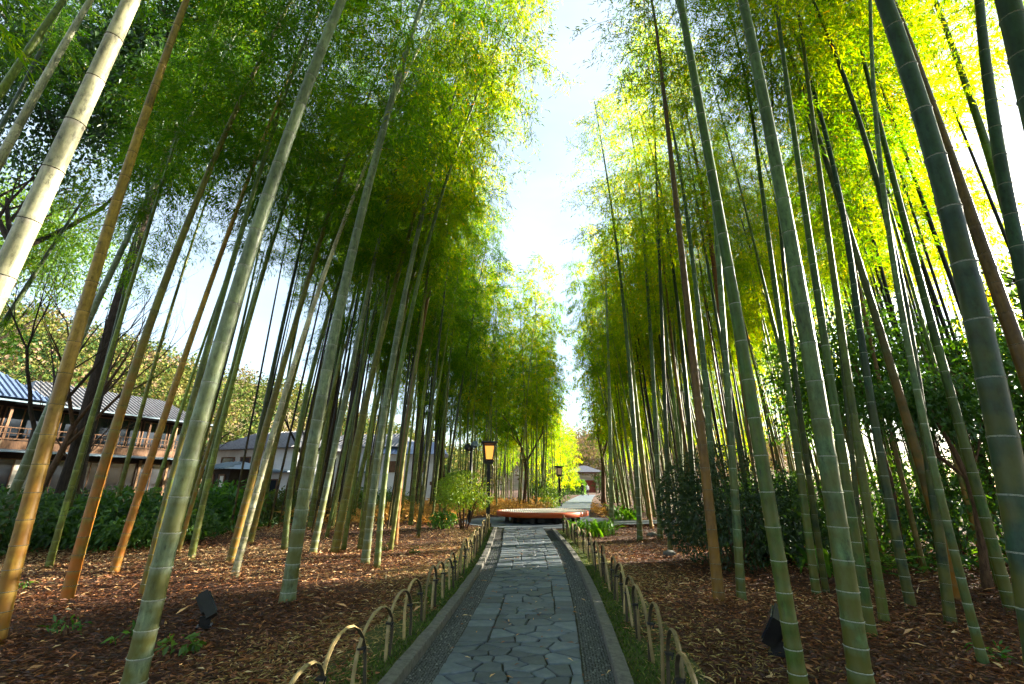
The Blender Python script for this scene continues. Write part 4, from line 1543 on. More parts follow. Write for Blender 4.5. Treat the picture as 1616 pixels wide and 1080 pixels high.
# ------------------------------------------------------------------ lanterns
def lantern(label, loc, H, panel, rz=0.1):
    root = empty('garden_lantern', loc, rz)
    tag(root, label, 'lantern', 'black post lanterns')
    MB().box((0, 0, H * 0.36), (0.13, 0.13, H * 0.72)).box((0, 0, 0.06), (0.22, 0.22, 0.12)).build('post', M['black'], root)
    hb, ht = H * 0.765, H * 0.955
    MB().box((0, 0, H * 0.735), (0.30, 0.30, 0.06)).box((0, 0, H * 0.755), (0.36, 0.36, 0.035)).build('bracket', M['black'], root)
    wb, wt = 0.27, 0.40
    fr = MB()
    for sx in (-1, 1):
        for sy in (-1, 1):
            fr.tube([(sx * wb / 2, sy * wb / 2, hb), (sx * wt / 2, sy * wt / 2, ht)], [0.026, 0.026], 4)
    for s, z in ((wb, hb + 0.02), (wt, ht - 0.02)):
        for k in (-1, 1):
            fr.box((0, k * s / 2, z), (s, 0.04, 0.05)).box((k * s / 2, 0, z), (0.04, s, 0.05))
    fr.build('frame', M['black'], root)
    for k in range(4):
        a = k * math.pi / 2
        R = Matrix.Rotation(a, 3, 'Z')
        q = [R @ Vector(p) for p in ((-wb / 2 + .02, -wb / 2 + .012, hb), (wb / 2 - .02, -wb / 2 + .012, hb), (wt / 2 - .02, -wt / 2 + .012, ht), (-wt / 2 + .02, -wt / 2 + .012, ht))]
        MB().poly(q).build('panel', panel, root)
    MB().box((0, 0, H * 0.968), (0.50, 0.50, 0.03)).box((0, 0, H * 0.988), (0.62, 0.62, 0.045), taper=0.86).build('roof', M['black'], root)
    MB().tube([(0.075, 0, H * 0.55), (0.16, 0, H * 0.6), (0.17, 0, H * 0.68), (0.10, 0, H * 0.735)], [0.018] * 4, 6).build('brace', M['black'], root)
    return root


lantern('lit black post lantern behind the yellow-green shrub', (-0.86, 17.4, 0), 2.98, M['lit'], 0.15)
lantern('small unlit post lantern beside the path beyond the platform', ((882 - 808) / 745 * 34, 34, 0), 2.75, M['dim'], 0.2)
cp = empty('light_pole', ((743 - 808) / 745 * 19.6, 19.6, 0))
tag(cp, 'slim black pole with two small floodlights left of the lit lantern', 'light pole')
MB().tube([(0, 0, 0), (0, 0, 2.9)], [0.07, 0.06], 8).build('pole', M['black'], cp, True)
for sx in (-1, 1):
    MB().box((sx * 0.13, -0.03, 2.98 + sx * 0.06), (0.2, 0.26, 0.2), rx=-0.3, rz=sx * 0.5).build('floodlight', M['black'] if sx < 0 else M['copper'], cp)
MB().box((0, 0, 2.86), (0.34, 0.05, 0.05)).build('crossbar', M['black'], cp)

# spotlights on the ground
def spotlight(label, loc, rz, s=1.0):
    r = empty('spotlight', loc, rz)
    tag(r, label, 'spotlight', 'black ground spotlights')
    MB().box((0, 0, 0.05), (0.04 * s, 0.12 * s, 0.12 * s)).box((0, 0, 0.008), (0.16 * s, 0.16 * s, 0.02)).build('stand', M['black'], r)
    b = MB()
    b.box((0, 0, 0.24 * s), (0.26 * s, 0.11 * s, 0.3 * s), rx=-0.5, ry=0.32)
    b.box((0, 0.05 * s, 0.25 * s), (0.2 * s, 0.09 * s, 0.2 * s), rx=-0.5, ry=0.32)
    b.build('housing', M['black'], r)
    MB().box((0, -0.058 * s, 0.27 * s), (0.22 * s, 0.012, 0.25 * s), rx=-0.5, ry=0.32).build('lens', M['glass'], r)


spotlight('black tilted spotlight on the leaf litter left of the path', gnd(322, 990), 2.0, 0.85)
spotlight('black spotlight half hidden behind the bright green front bamboo', gnd(1229, 1032), -2.2, 0.9)

# ------------------------------------------------------------------ shrubs, leafy plants
def leaf_cloud(n, rx, ry, rz_, zc, L, Wf, seed, clumps=26, shell=0.55, droop=0.3, bottom=-0.75, cs=0.3):
    r = np.random.default_rng(seed)
    C = rdir(clumps, r)
    C[:, 2] = np.maximum(C[:, 2], bottom)
    C *= r.uniform(shell, 1.0, (clumps, 1))
    w = r.uniform(0.4, 1.0, clumps)
    idx = r.choice(clumps, n, p=w / w.sum())
    P = C[idx] + r.normal(0, 1, (n, 3)) * cs * r.uniform(0.6, 1.1, (n, 1))
    rr = np.linalg.norm(P, axis=1, keepdims=True)
    P = P / np.maximum(1.0, rr / 1.15)
    out = unit(P + 1e-6)
    P = P * np.array([rx, ry, rz_]) + np.array([0, 0, zc])
    P[:, 2] = np.maximum(P[:, 2], 0.03)
    D = unit(out * 0.5 + r.normal(0, 0.7, (n, 3)) - np.array([0, 0, droop]))
    Nn = unit(out * 0.5 + np.array([0, 0, 0.8]) + r.normal(0, 0.5, (n, 3)))
    Ls = r.uniform(*L, n)
    V, F = leaf_quads(P, D, Nn, Ls, Ls * Wf, 0.12, 0.45)
    base = r.normal(0.45, 0.15, clumps)
    var = np.clip(base[idx] + r.normal(0, 0.16, n), 0, 1)
    return V, F, var


def shrub(label, loc, rx, rz_, n=2600, L=(0.06, 0.12), Wf=0.42, tint=(1, 1, 1), seed=1, name='shrub', stems=7, mat='leaf', ry=None, cat='shrub', group=None, zc=None, bottom=-0.75, stem_mat='bark_brown', **kw):
    root = empty(name, loc)
    tag(root, label, cat, group)
    zc = rz_ if zc is None else zc
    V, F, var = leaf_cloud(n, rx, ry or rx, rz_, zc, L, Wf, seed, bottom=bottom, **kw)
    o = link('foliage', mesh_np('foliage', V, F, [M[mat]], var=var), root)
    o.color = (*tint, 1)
    o['kind'] = 'stuff'
    r = random.Random(seed)
    for i in range(stems):
        a = r.uniform(0, 6.28)
        e = Vector((math.cos(a) * rx * r.uniform(.2, .75), math.sin(a) * rx * r.uniform(.2, .75), zc + rz_ * r.uniform(-0.1, 0.6)))
        b = Vector((math.cos(a) * 0.1, math.sin(a) * 0.1, -0.03))
        m = b.lerp(e, 0.5) + Vector((r.uniform(-.1, .1), r.uniform(-.1, .1), 0.05)) * rx
        MB().tube([b, m, e], [0.022, 0.015, 0.006], 5).build('stem', M[stem_mat], root, True)
    return root


def px_at(u, y, z=0.0):
    """place at distance y seen in column u near the ground"""
    return Vector(((u - 808) / 745.0 * y, y, z))


shrub('dark round evergreen shrub among the bamboos right of the path', (4.05, 9.1, 0), 1.08, 0.98, 13000, (0.05, 0.10), 0.38, (0.32, 0.4, 0.45), 3, zc=1.02, cs=0.36)
shrub('lower dark evergreen shrub just right of the dark round one', (5.1, 9.6, 0), 0.85, 0.65, 6500, (0.05, 0.11), 0.38, (0.35, 0.45, 0.5), 4)
shrub('airy yellow-green berry shrub in front of the lit lantern', (-1.62, 16.4, 0), 0.88, 0.6, 6500, (0.05, 0.10), 0.44, (4.2, 2.9, 0.7), 5, zc=1.18, bottom=-0.4, cs=0.34, stems=11)  # yellow-green leaves, tint raised to stand in for sunlight that misses the shrub
shrub('small bright green clump at the foot of the berry shrub', (-2.35, 16.6, 0), 0.42, 0.26, 700, (0.08, 0.14), 0.5, (1.6, 1.9, 0.9), 6, stems=4)
shrub('dark green shrub beside the unlit lantern', px_at(866, 37), 1.5, 1.15, 2200, (0.12, 0.2), 0.45, (0.8, 0.95, 0.8), 7)
shrub('dark round bush right of the far path', px_at(964, 42), 1.5, 1.35, 2400, (0.12, 0.22), 0.45, (0.6, 0.75, 0.7), 8)
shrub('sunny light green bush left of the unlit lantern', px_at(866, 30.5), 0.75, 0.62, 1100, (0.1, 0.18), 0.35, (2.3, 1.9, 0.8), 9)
for i, (u, y, r_, h_, t, lab) in enumerate([
        (-60, 9.6, 1.3, 0.7, (0.8, 0.9, 0.8), 'dark green shrub at the extreme left photo edge'),
        (60, 11.2, 1.4, 0.6, (0.9, 1.0, 0.8), 'dark green shrub behind the rust stained yellow bamboo'),
        (150, 12.2, 1.4, 0.58, (0.7, 0.85, 0.8), 'dark green shrub below the inn, between green and rusty bamboos'),
        (225, 11.8, 1.2, 0.62, (1.0, 1.2, 0.8), 'green shrub behind the golden orange bamboo'),
        (285, 13.2, 1.3, 0.55, (0.7, 0.9, 0.8), 'dark shrub behind the thick grey front bamboo'),
        (20, 15.5, 1.8, 0.66, (0.8, 1.0, 0.8), 'tall dark shrub in front of the inn at far left'),
        (205, 16.5, 1.9, 0.62, (0.75, 0.95, 0.8), 'wide dark shrub in front of the inn middle'),
        (330, 17.0, 1.5, 0.6, (0.8, 1.05, 0.8), 'shrub under the blue roofed entrance hut'),
        (440, 20.0, 1.3, 0.62, (1.6, 1.1, 0.8), 'brownish shrub in front of the white house'),
        (612, 25.0, 1.2, 0.6, (1.5, 1.5, 0.8), 'light green shrub behind the middle bamboo pair'),
        (560, 27.0, 1.3, 0.6, (1.2, 1.2, 0.8), 'green shrub beside the large dark tree trunk')]):
    shrub(lab, px_at(u, y), r_, h_, 2400, (0.10, 0.19), 0.42, t, 20 + i, stems=4)
shrub('bright green fan leaved plant left of the crossing bamboo pair', px_at(372, 17.2), 0.95, 0.72, 900, (0.22, 0.4), 0.3, (1.1, 1.5, 0.7), 40, stems=5, shell=0.3, cs=0.4)
shrub('second fan leaved plant below the blue roofed hut', px_at(350, 19.0), 0.9, 0.7, 800, (0.22, 0.4), 0.3, (1.0, 1.4, 0.7), 41, stems=5, shell=0.3, cs=0.4)

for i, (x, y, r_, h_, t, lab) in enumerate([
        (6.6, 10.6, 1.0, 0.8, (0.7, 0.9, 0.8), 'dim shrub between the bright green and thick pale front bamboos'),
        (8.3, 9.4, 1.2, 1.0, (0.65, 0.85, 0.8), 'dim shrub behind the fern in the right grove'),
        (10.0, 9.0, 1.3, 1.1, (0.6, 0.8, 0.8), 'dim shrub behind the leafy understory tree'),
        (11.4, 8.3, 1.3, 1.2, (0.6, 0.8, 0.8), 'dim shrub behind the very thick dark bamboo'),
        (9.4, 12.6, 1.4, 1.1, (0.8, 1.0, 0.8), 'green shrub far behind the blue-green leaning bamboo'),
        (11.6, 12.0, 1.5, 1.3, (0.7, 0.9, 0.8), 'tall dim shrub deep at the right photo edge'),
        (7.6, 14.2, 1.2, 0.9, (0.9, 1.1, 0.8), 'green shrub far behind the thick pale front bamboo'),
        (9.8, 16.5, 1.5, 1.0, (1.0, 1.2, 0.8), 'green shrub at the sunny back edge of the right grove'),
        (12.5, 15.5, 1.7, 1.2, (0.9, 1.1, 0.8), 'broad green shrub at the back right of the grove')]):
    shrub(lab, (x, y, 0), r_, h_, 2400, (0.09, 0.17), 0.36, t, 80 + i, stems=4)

# strap leaved clumps: each long leaf is a part
def strap_mesh(seed, L, W):
    r = random.Random(seed)
    mb = MB()
    n = 7
    for i in range(n):
        t = i / (n - 1)
        y = L * 0.62 * t ** 1.15
        z = L * (0.95 * t - 0.62 * t * t)
        w = W * math.sin(math.pi * min(1, 0.12 + t * 0.88)) ** 0.8 * 0.5 + 0.002
        mb.v += [(-w, y, z + 0.2 * w), (0, y, z - 0.15 * w), (w, y, z + 0.2 * w)]
    for i in range(n - 1):
        for k in (0, 1):
            mb.f.append([i * 3 + k, i * 3 + k + 1, i * 3 + 4 + k, i * 3 + 3 + k]); mb.m.append(0)
    me = mesh_np('strap_leaf', mb.v, mb.f, [M['leaf']], smooth=True, var=[rnd.uniform(0.4, 0.95)] * len(mb.f))
    return me


STRAPS = [strap_mesh(i, 0.75 + 0.09 * i, 0.075 + 0.008 * (i % 3)) for i in range(6)]


def strap_clump(label, loc, n, spread, s, tint):
    root = empty('leafy_clump', loc)
    tag(root, label, 'plant')
    for i in range(n):
        o = link('leaf', rnd.choice(STRAPS), root)
        a = rnd.uniform(0, 6.28)
        d = spread * math.sqrt(rnd.random())
        o.location = (math.cos(a) * d, math.sin(a) * d, 0)
        o.rotation_euler = (rnd.uniform(-0.15, 0.5), rnd.uniform(-.2, .2), rnd.uniform(0, 6.28))
        k = s * rnd.uniform(0.75, 1.2)
        o.scale = (k, k, k)
        o.color = (*tint, 1)


strap_clump('broad clump of glossy bright green strap leaves at the platform end of the right fence', (2.42, 14.7, 0), 130, 0.72, 0.72, (1.35, 1.75, 0.7))
strap_clump('smaller clump of strap leaves behind the sunlit thin bamboo', (4.75, 20.6, 0), 60, 0.5, 1.0, (0.9, 1.3, 0.7))
strap_clump('dark strap leaved plant at the foot of the dark shrubs', (5.2, 8.3, 0), 34, 0.4, 0.7, (0.7, 1.0, 0.7))

# fern under the right grove
fern = empty('fern', gnd(1412, 905))
tag(fern, 'small pale fern under the dark bluish bamboo at right', 'fern')
fm = MB()
for i in range(14):
    t = i / 13
    y, z, w = 0.5 * t, 0.32 * t - 0.30 * t * t, 0.11 * (1 - t) + 0.01
    for s in (-1, 1):
        fm.poly([(0, y - 0.012, z), (s * w, y + 0.03, z - 0.02), (s * w * 0.9, y + 0.045, z - 0.02), (0, y + 0.012, z)])
fern_me = mesh_np('frond', fm.v, fm.f, [M['leaf']], var=[0.9] * len(fm.f))
for i in range(9):
    o = link('frond', fern_me, fern)
    o.rotation_euler = (rnd.uniform(0.1, 0.5), 0, i * 0.7 + rnd.uniform(-.2, .2))
    o.location = (0, 0, 0.1)
    o.color = (1.5, 1.7, 1.2, 1)

# seedlings and tufts on the litter
for i, (u, v, t, lab) in enumerate([(100, 1000, (1.0, 1.3, .8), 'low grass tuft on the litter at lower left'), (285, 1026, (1.7, 1.5, .7), 'tiny yellow-green seedling right of the thick grey front bamboo'),
                                   (42, 925, (1.8, 1.8, .7), 'small lime seedling near the rusty bamboo foot'), (200, 1010, (1.2, 1.5, .8), 'small green seedling left of the thick grey front bamboo'),
                                   (613, 868, (1.3, 1.3, .7), 'green tuft right of the middle bamboo pair'), (655, 873, (1.8, 1.4, .6), 'yellowish tuft in the sun patch left of the fence'),
                                   (1560, 1040, (1.0, 1.4, .7), 'green seedling near the lower right corner')]):
    g_ = gnd(u, v)
    shrub(lab, g_, 0.14, 0.06, 46, (0.05, 0.10), 0.3 if i != 1 else 0.6, t, 60 + i, name='seedling', stems=2, cat='seedling', clumps=6)

# stones
def rock(label, loc, s, seed):
    r = random.Random(seed)
    mb = MB().lathe([(0.02, -0.3), (0.75, -0.25), (1, 0.1), (0.85, 0.5), (0.45, 0.78), (0.02, 0.85)], 9)
    mb.v = [(x * s * r.uniform(.8, 1.2), y * s * r.uniform(.8, 1.2), z * s * 0.8 * r.uniform(.85, 1.1)) for x, y, z in mb.v]
    tag(mb.build('stone', M['kerb'], None, True, loc), label, 'stone')


rock('pale stone at the foot of the dark slim bamboo', gnd(1057, 876), 0.14, 1)
rock('small pale stone between slim bamboos right of the path', gnd(1030, 846), 0.16, 2)

# dry golden undergrowth in the sun
def undergrowth(name, label, boxes, h, tint, seed, mat='straw', fine=1.0, keep=None):
    r = np.random.default_rng(seed)
    P = np.vstack([np.column_stack([r.uniform(a, b, n), r.uniform(c, d, n)]) for a, b, c, d, n in boxes])
    if keep:
        P = P[np.array([keep(x, y) for x, y in P])]
    n = len(P)
    bump = np.array([0.55 + 0.45 * math.sin(x * 1.9 + 2 * math.sin(y * .9)) * math.cos(y * 1.3) for x, y in P])
    z = r.uniform(0, 1, n) * h * bump
    D = unit(np.column_stack([r.normal(0, 0.7, n), r.normal(0, 0.7, n), r.uniform(-0.2, 1.0, n)]))
    L = r.uniform(0.12, 0.3, n) * fine
    V, F = leaf_quads(np.column_stack([P, z]), D, rdir(n, r), L, L * 0.22)
    o = link(name, mesh_np(name, V, F, [M[mat]], var=np.clip(r.normal(0.5, 0.25, n), 0, 1)))
    o.color = (*tint, 1)
    return tag(o, label, 'undergrowth', kind='stuff')


far_keep = lambda x, y: not (far_l(y) - 0.2 < x < far_l(y) + 2.5) and (x - PLAT.x) ** 2 + (y - PLAT.y) ** 2 > 11.5
undergrowth('dry_undergrowth', 'dry golden undergrowth in the sun behind the platform and berry shrub', [(-9, -1.6, 18.5, 27, 6500), (-2.5, 5, 23.2, 36, 8500), (-9, -2.5, 27, 40, 4000)], 0.7, (1.7, 1.3, 0.8), 5, keep=far_keep)
undergrowth('low_greenery', 'low green ground plants under the left grove edge', [(-14, -8.5, 11.5, 20, 4200), (-12, -5, 20, 30, 2500), (5, 11, 8, 16, 2400)], 0.35, (0.9, 1.1, 0.8), 6, 'leaf', keep=far_keep)

# ------------------------------------------------------------------ trees
def grow(mb, p, d, length, r, depth, rr, tips, spread=0.6, up=0.15, gnarl=0.12, shrink=0.72, kids=(2, 3), sides=7):
    pts, rs = [p], [r]
    n = 4
    q, dd = p.copy(), d.copy()
    for i in range(n):
        dd = (dd + Vector((rr.uniform(-1, 1), rr.uniform(-1, 1), rr.uniform(-0.6, 1) * 0.6)) * gnarl + Vector((0, 0, up * 0.2))).normalized()
        q = q + dd * length / n
        pts.append(q.copy())
        rs.append(r * (1 - 0.4 * (i + 1) / n))
    mb.tube(pts, rs, max(3, sides), caps=False)
    if depth == 0:
        tips.append(q)
        return
    for k in range(rr.randint(*kids)):
        a = rr.uniform(0, 6.28)
        o = dd.orthogonal().normalized()
        o = Matrix.Rotation(a, 3, dd) @ o
        nd = (dd + o * rr.uniform(0.5, 1.2) * spread + Vector((0, 0, up))).normalized()
        i = rr.choice([2, 3, 4, 4])
        grow(mb, pts[i], nd, length * shrink * rr.uniform(0.75, 1.15), rs[i] * 0.68, depth - 1, rr, tips, spread, up, gnarl, shrink, kids, max(3, sides - 1))


def bare_tree(label, loc, h, r, seed, lean=(0, 0), depth=4, mat='bark_brown', spread=0.7, kids=(2, 3), up=0.12, name='bare_tree'):
    root = empty(name, loc)
    tag(root, label, 'tree')
    rr = random.Random(seed)
    tr, cr, tips = MB(), MB(), []
    d = Vector((lean[0], lean[1], 1)).normalized()
    p = Vector((0, 0, -0.1)); pts = [p]; n = 5
    for i in range(n):
        d = (d + Vector((rr.uniform(-1, 1), rr.uniform(-1, 1), 0)) * 0.08).normalized()
        p = p + d * h * 0.36 / n
        pts.append(p)
    tr.tube(pts, [r * (1.25 if i == 0 else 1) * (1 - 0.28 * i / n) for i in range(n + 1)], 9)
    tr.build('trunk', M[mat], root, True)
    for k in range(rr.randint(3, 4)):
        a = k * 2.1 + rr.uniform(-.4, .4)
        o = Vector((math.cos(a), math.sin(a), 0))
        grow(cr, pts[-1 - (k % 2)], (d + o * spread).normalized(), h * 0.28, r * 0.55, depth - 1, rr, tips, spread, up, kids=kids)
    cr.build('crown', M[mat], root, True)
    return root, tips


bare_tree('small bare tree with spreading twigs behind the round platform', px_at(827, 33), 8.5, 0.13, 11, (0.02, 0))
bare_tree('bare tree with a stout trunk right of the far path', px_at(950, 38), 10, 0.2, 29, (-0.02, 0), spread=0.6, mat='bark_brown')
bare_tree('dark bare tree at the far left edge in front of the inn', px_at(30, 13.5), 8.5, 0.11, 16, (0.1, 0), 5, 'bark', 0.55)
bare_tree('reddish bare tree right of the dark one in front of the inn', px_at(60, 15.0), 9.5, 0.11, 17, (0.12, 0), 5, 'bark_brown', 0.6)
bare_tree('small grey bare tree in front of the inn balcony', px_at(125, 18.0), 6.0, 0.07, 18, (0, 0), 5, 'bark_brown', 0.75)
bare_tree('spreading bare tree in front of the white house', px_at(478, 24.0), 8.0, 0.12, 19, (-0.05, 0), 5, 'bark', 0.9)
bare_tree('thin bare tree between inn and white house', px_at(300, 22.0), 6.5, 0.08, 23, (0, 0), 5, 'bark', 0.85)


def leaf_tree(label, loc, trunks, h, r, crown_c, crown_r, n, tint, seed, L=(0.16, 0.3), mat='bark', limbs=7, name='broadleaf_tree', **kw):
    root = empty(name, loc)
    tag(root, label, 'tree')
    rr = random.Random(seed)
    for (dx, dy, lx, ly) in trunks:
        mb = MB()
        pts = []
        for i in range(8):
            t = i / 7
            pts.append(Vector((dx + lx * t * h + math.sin(t * 5 + seed) * 0.12, dy + ly * t * h + math.cos(t * 4) * 0.1, -0.15 + t * h)))
        mb.tube(pts, [r * (1.3 if i == 0 else 1) * (1 - 0.62 * i / 7) for i in range(8)], 10)
        mb.build('trunk', M[mat], root, True)
        lb = MB()
        tips = []
        for k in range(limbs):
            i = rr.choice([4, 5, 6, 7])
            a = rr.uniform(0, 6.28)
            e = Vector((crown_c[0], crown_c[1], crown_c[2])) - pts[i]
            d = Vector((math.cos(a), math.sin(a), 0.5)) * 0.9 + e.normalized() * 0.5
            grow(lb, pts[i], d.normalized(), h * 0.22, r * 0.34, 2, rr, tips, 0.7, 0.2)
        lb.build('limbs', M[mat], root, True)
    V, F, var = leaf_cloud(n, crown_r[0], crown_r[1], crown_r[2], crown_c[2], L, 0.45, seed, clumps=60, shell=0.25, bottom=-0.8, cs=0.17, **kw)
    V = V + np.array([crown_c[0], crown_c[1], 0])
    o = link('crown', mesh_np('crown', V, F, [M['leaf']], var=var), root)
    o.color = (*tint, 1)
    o['kind'] = 'stuff'
    return root


leaf_tree('large dark evergreen with twin trunks behind the left grove', px_at(524, 24.5), [(-0.45, 0, -0.01, 0), (0.5, 0.2, 0.02, 0)], 19, 0.36, (0, 0, 18.5), (5.0, 4.5, 4.8), 15000, (0.4, 0.55, 0.5), 31)
leaf_tree('dark tree trunk right of the brown bamboo', px_at(655, 31), [(0, 0, 0.01, 0)], 16, 0.36, (0, 0, 15.5), (3.6, 3.6, 4.5), 10000, (0.9, 1.05, 0.8), 32)
leaf_tree('thick dark tree trunk left of the light pole', px_at(690, 32), [(0, 0, 0.01, 0)], 16, 0.44, (0, 0, 16.0), (3.5, 3.5, 4.5), 10000, (0.9, 1.05, 0.8), 33)
leaf_tree('tall evergreen at upper left with dark leaves', (-14.5, 15.5, 0), [(0, 0, 0.03, 0)], 18, 0.3, (0.5, 0, 18.0), (5.5, 5.0, 4.5), 25000, (0.4, 0.55, 0.5), 34)
leaf_tree('tall evergreen at far left with dark leaves over the inn', (-21, 17, 0), [(0, 0, 0.02, 0)], 19, 0.34, (0, 0, 20), (6, 5, 5.5), 24000, (0.45, 0.6, 0.5), 35)
leaf_tree('sunlit yellow-green tree beyond the whitish bamboos at left', (-30, 24, 0), [(0, 0, 0.02, 0)], 15, 0.32, (1, 0, 16.0), (6.5, 5, 4.5), 12000, (2.1, 1.9, 0.6), 36)
leaf_tree('understory tree with glossy dark leaves left of the very thick dark bamboo', (6.9, 7.2, 0), [(0, 0, -0.1, 0)], 2.9, 0.06, (-0.35, 0, 2.7), (0.95, 0.9, 0.75), 4200, (0.75, 1.0, 0.7), 37, (0.06, 0.11), 'bark_brown', 5)
leaf_tree('sunlit leafy sapling deep in the right grove', (9.2, 10.2, 0), [(0, 0, 0, 0)], 4.2, 0.05, (0, 0, 4.0), (1.5, 1.4, 1.6), 4200, (1.5, 1.6, 0.7), 38, (0.09, 0.17), 'bark_brown', 5)
leaf_tree('second leafy sapling deep in the right grove', (7.6, 11.2, 0), [(0, 0, 0, 0)], 4.0, 0.05, (0, 0, 3.7), (1.5, 1.4, 1.5), 4200, (1.3, 1.5, 0.7), 39, (0.09, 0.17), 'bark_brown', 5)
leaf_tree('leafy sapling right behind the thick pale front bamboo', (7.3, 9.3, 0), [(0, 0, 0, 0)], 4.0, 0.05, (0, 0, 3.8), (1.3, 1.4, 1.5), 4200, (1.3, 1.5, 0.7), 44, (0.09, 0.16), 'bark_brown', 5)
leaf_tree('leafy sapling added for shade behind the brown bamboo at the right photo edge', (9.8, 8.6, 0), [(0, 0, 0, 0)], 3.6, 0.05, (0, 0, 3.3), (1.5, 1.4, 1.4), 4200, (0.9, 1.2, 0.7), 45, (0.09, 0.16), 'bark_brown', 5)  # sapling added to keep the low sun off the near ground
# evergreens just outside the right photo edge; unseen and added to shade the near ground
leaf_tree('dense evergreen added for shade outside the right photo edge beside the grove', (14.5, 10.2, 0), [(0, 0, 0, 0)], 6.5, 0.2, (0, 0, 4.0), (3.0, 3.4, 3.2), 9000, (0.8, 1.0, 0.8), 42)
leaf_tree('dense evergreen added for shade outside the right photo edge nearer the camera', (13.5, 5.6, 0), [(0, 0, 0, 0)], 6.5, 0.2, (0, 0, 3.9), (3.0, 3.2, 3.1), 9000, (0.8, 1.0, 0.8), 43)

# ------------------------------------------------------------------ buildings
def roof_gable(mb, x0, x1, y0, y1, z0, zr, hip=0.0, m=0):
    yc = (y0 + y1) / 2
    a, b, c, d = (x0, y0, z0), (x1, y0, z0), (x1, y1, z0), (x0, y1, z0)
    r0, r1 = (x0 + hip, yc, zr), (x1 - hip, yc, zr)
    mb.poly([a, b, r1, r0], m).poly([c, d, r0, r1], m).poly([b, c, r1], m).poly([d, a, r0], m).poly([d, c, b, a], m)
    return r0, r1


def tile_rolls(x0, x1, y0, z0, yc, zr, hip, step, r=0.05):
    """round tile rolls running up the front slope"""
    mb = MB()
    x = x0 + step / 2
    while x < x1:
        t = 1.0
        if hip > 0:
            t = min(1.0, (x - x0) / hip, (x1 - x) / hip)
        e = (x, y0 + (yc - y0) * t, z0 + (zr - z0) * t + 0.02)
        mb.tube([(x, y0 - 0.03, z0 + 0.02), e], [r, r], 5)
        x += step
    return mb


inn = empty('traditional_inn', (-35.3, 16.8, 0), math.atan2(0.934, 0.356))
tag(inn, 'two storey timber inn with blue-grey tiled roofs seen through the left bamboos', 'building')
LEN = 24.0
MB().box((LEN / 2, 3.5, 1.7), (LEN, 7, 3.4)).build('lower_wall', M['dark_wall'], inn)
MB().box((LEN / 2, 3.8, 4.95), (LEN, 6.4, 3.1)).build('upper_wall', M['dark_wall'], inn)
MB().box((LEN / 2 + 6, -0.35, 3.75), (LEN - 12, 0.12, 0.5)).build('floor_band', M['wood'], inn)
MB().box((5.98, -0.352, 3.75), (12.0, 0.12, 0.5)).build('cream_band', M['cream'], inn)
MB().box((LEN / 2, -0.75, 3.42), (LEN + 0.6, 1.5, 0.09), rx=0.12).build('canopy', M['copper'], inn)
MB().box((LEN / 2, -0.3, 6.38), (LEN + 1.2, 1.9, 0.1), rx=0.1).build('eave', M['copper'], inn)
nb = 12
bw = LEN / nb
for i in range(nb):
    xc = (i + 0.5) * bw
    for z, hh, yy in ((5.15, 1.9, 0.56), (1.9, 2.1, -0.04)):
        f = MB()
        for sx in (-1, 0, 1):
            f.box((xc + sx * (bw / 2 - 0.12), yy, z), (0.06, 0.06, hh))
        for sz in (-1, 1):
            f.box((xc, yy, z + sz * (hh / 2)), (bw - 0.18, 0.07, 0.07))
        w_ = f.build('window', M['wood'], inn)
        for sx in (-1, 1):
            MB().box((xc + sx * (bw / 4 - 0.06), yy, z), (bw / 2 - 0.2, 0.02, hh - 0.08)).build('pane', M['glass'] if rnd.random() < 0.94 else M['paper'], w_)
for i in range(nb + 1):
    MB().box((i * bw, -0.34, 5.0), (0.13, 0.13, 2.0)).build('post', M['wood_pale'] if i % 2 else M['wood'], inn)
    MB().box((i * bw, -0.2, 1.6), (0.14, 0.14, 3.2)).build('post', M['wood_pale'], inn)
rail = MB().box((LEN / 2, -0.42, 4.78), (LEN, 0.06, 0.06)).box((LEN / 2, -0.42, 4.1), (LEN, 0.06, 0.06)).box((LEN / 2, -0.42, 4.45), (LEN, 0.04, 0.04))
rail.build('balcony_rail', M['wood'], inn)
for i in range(60):
    MB().box((0.2 + i * LEN / 60, -0.42, 4.44), (0.035, 0.035, 0.68)).build('baluster', M['wood'], inn)
MB().box((LEN / 2, -0.25, 0.9), (LEN, 0.08, 0.08)).build('sill', M['wood_pale'], inn)
rb = MB()
roof_gable(rb, -1, 13.5, -1.2, 8, 6.5, 9.1, 2.2)
ro = rb.build('roof', M['tile'], inn)
tag(tile_rolls(-1, 13.5, -1.2, 6.5, 3.4, 9.1, 2.2, 0.3).build('tile_rolls', M['tile'], ro), kind='stuff')
MB().tube([(1.2, 3.4, 9.15), (11.3, 3.4, 9.15)], [0.16, 0.16], 8).build('ridge', M['tile_grey'], ro)
rb = MB()
roof_gable(rb, 12.4, LEN + 1, -0.7, 8.5, 6.3, 8.5, 2.0)
ro = rb.build('roof', M['tile_grey'], inn)
tag(tile_rolls(12.4, LEN + 1, -0.7, 6.3, 3.9, 8.5, 2.0, 0.3).build('tile_rolls', M['tile_grey'], ro), kind='stuff')
rb = MB()
roof_gable(rb, 2.5, 9.0, -1.6, 3.0, 7.1, 8.6, 1.4)
ro = rb.build('roof', M['tile'], inn)
tag(tile_rolls(2.5, 9.0, -1.6, 7.1, 0.7, 8.6, 1.4, 0.3).build('tile_rolls', M['tile'], ro), kind='stuff')


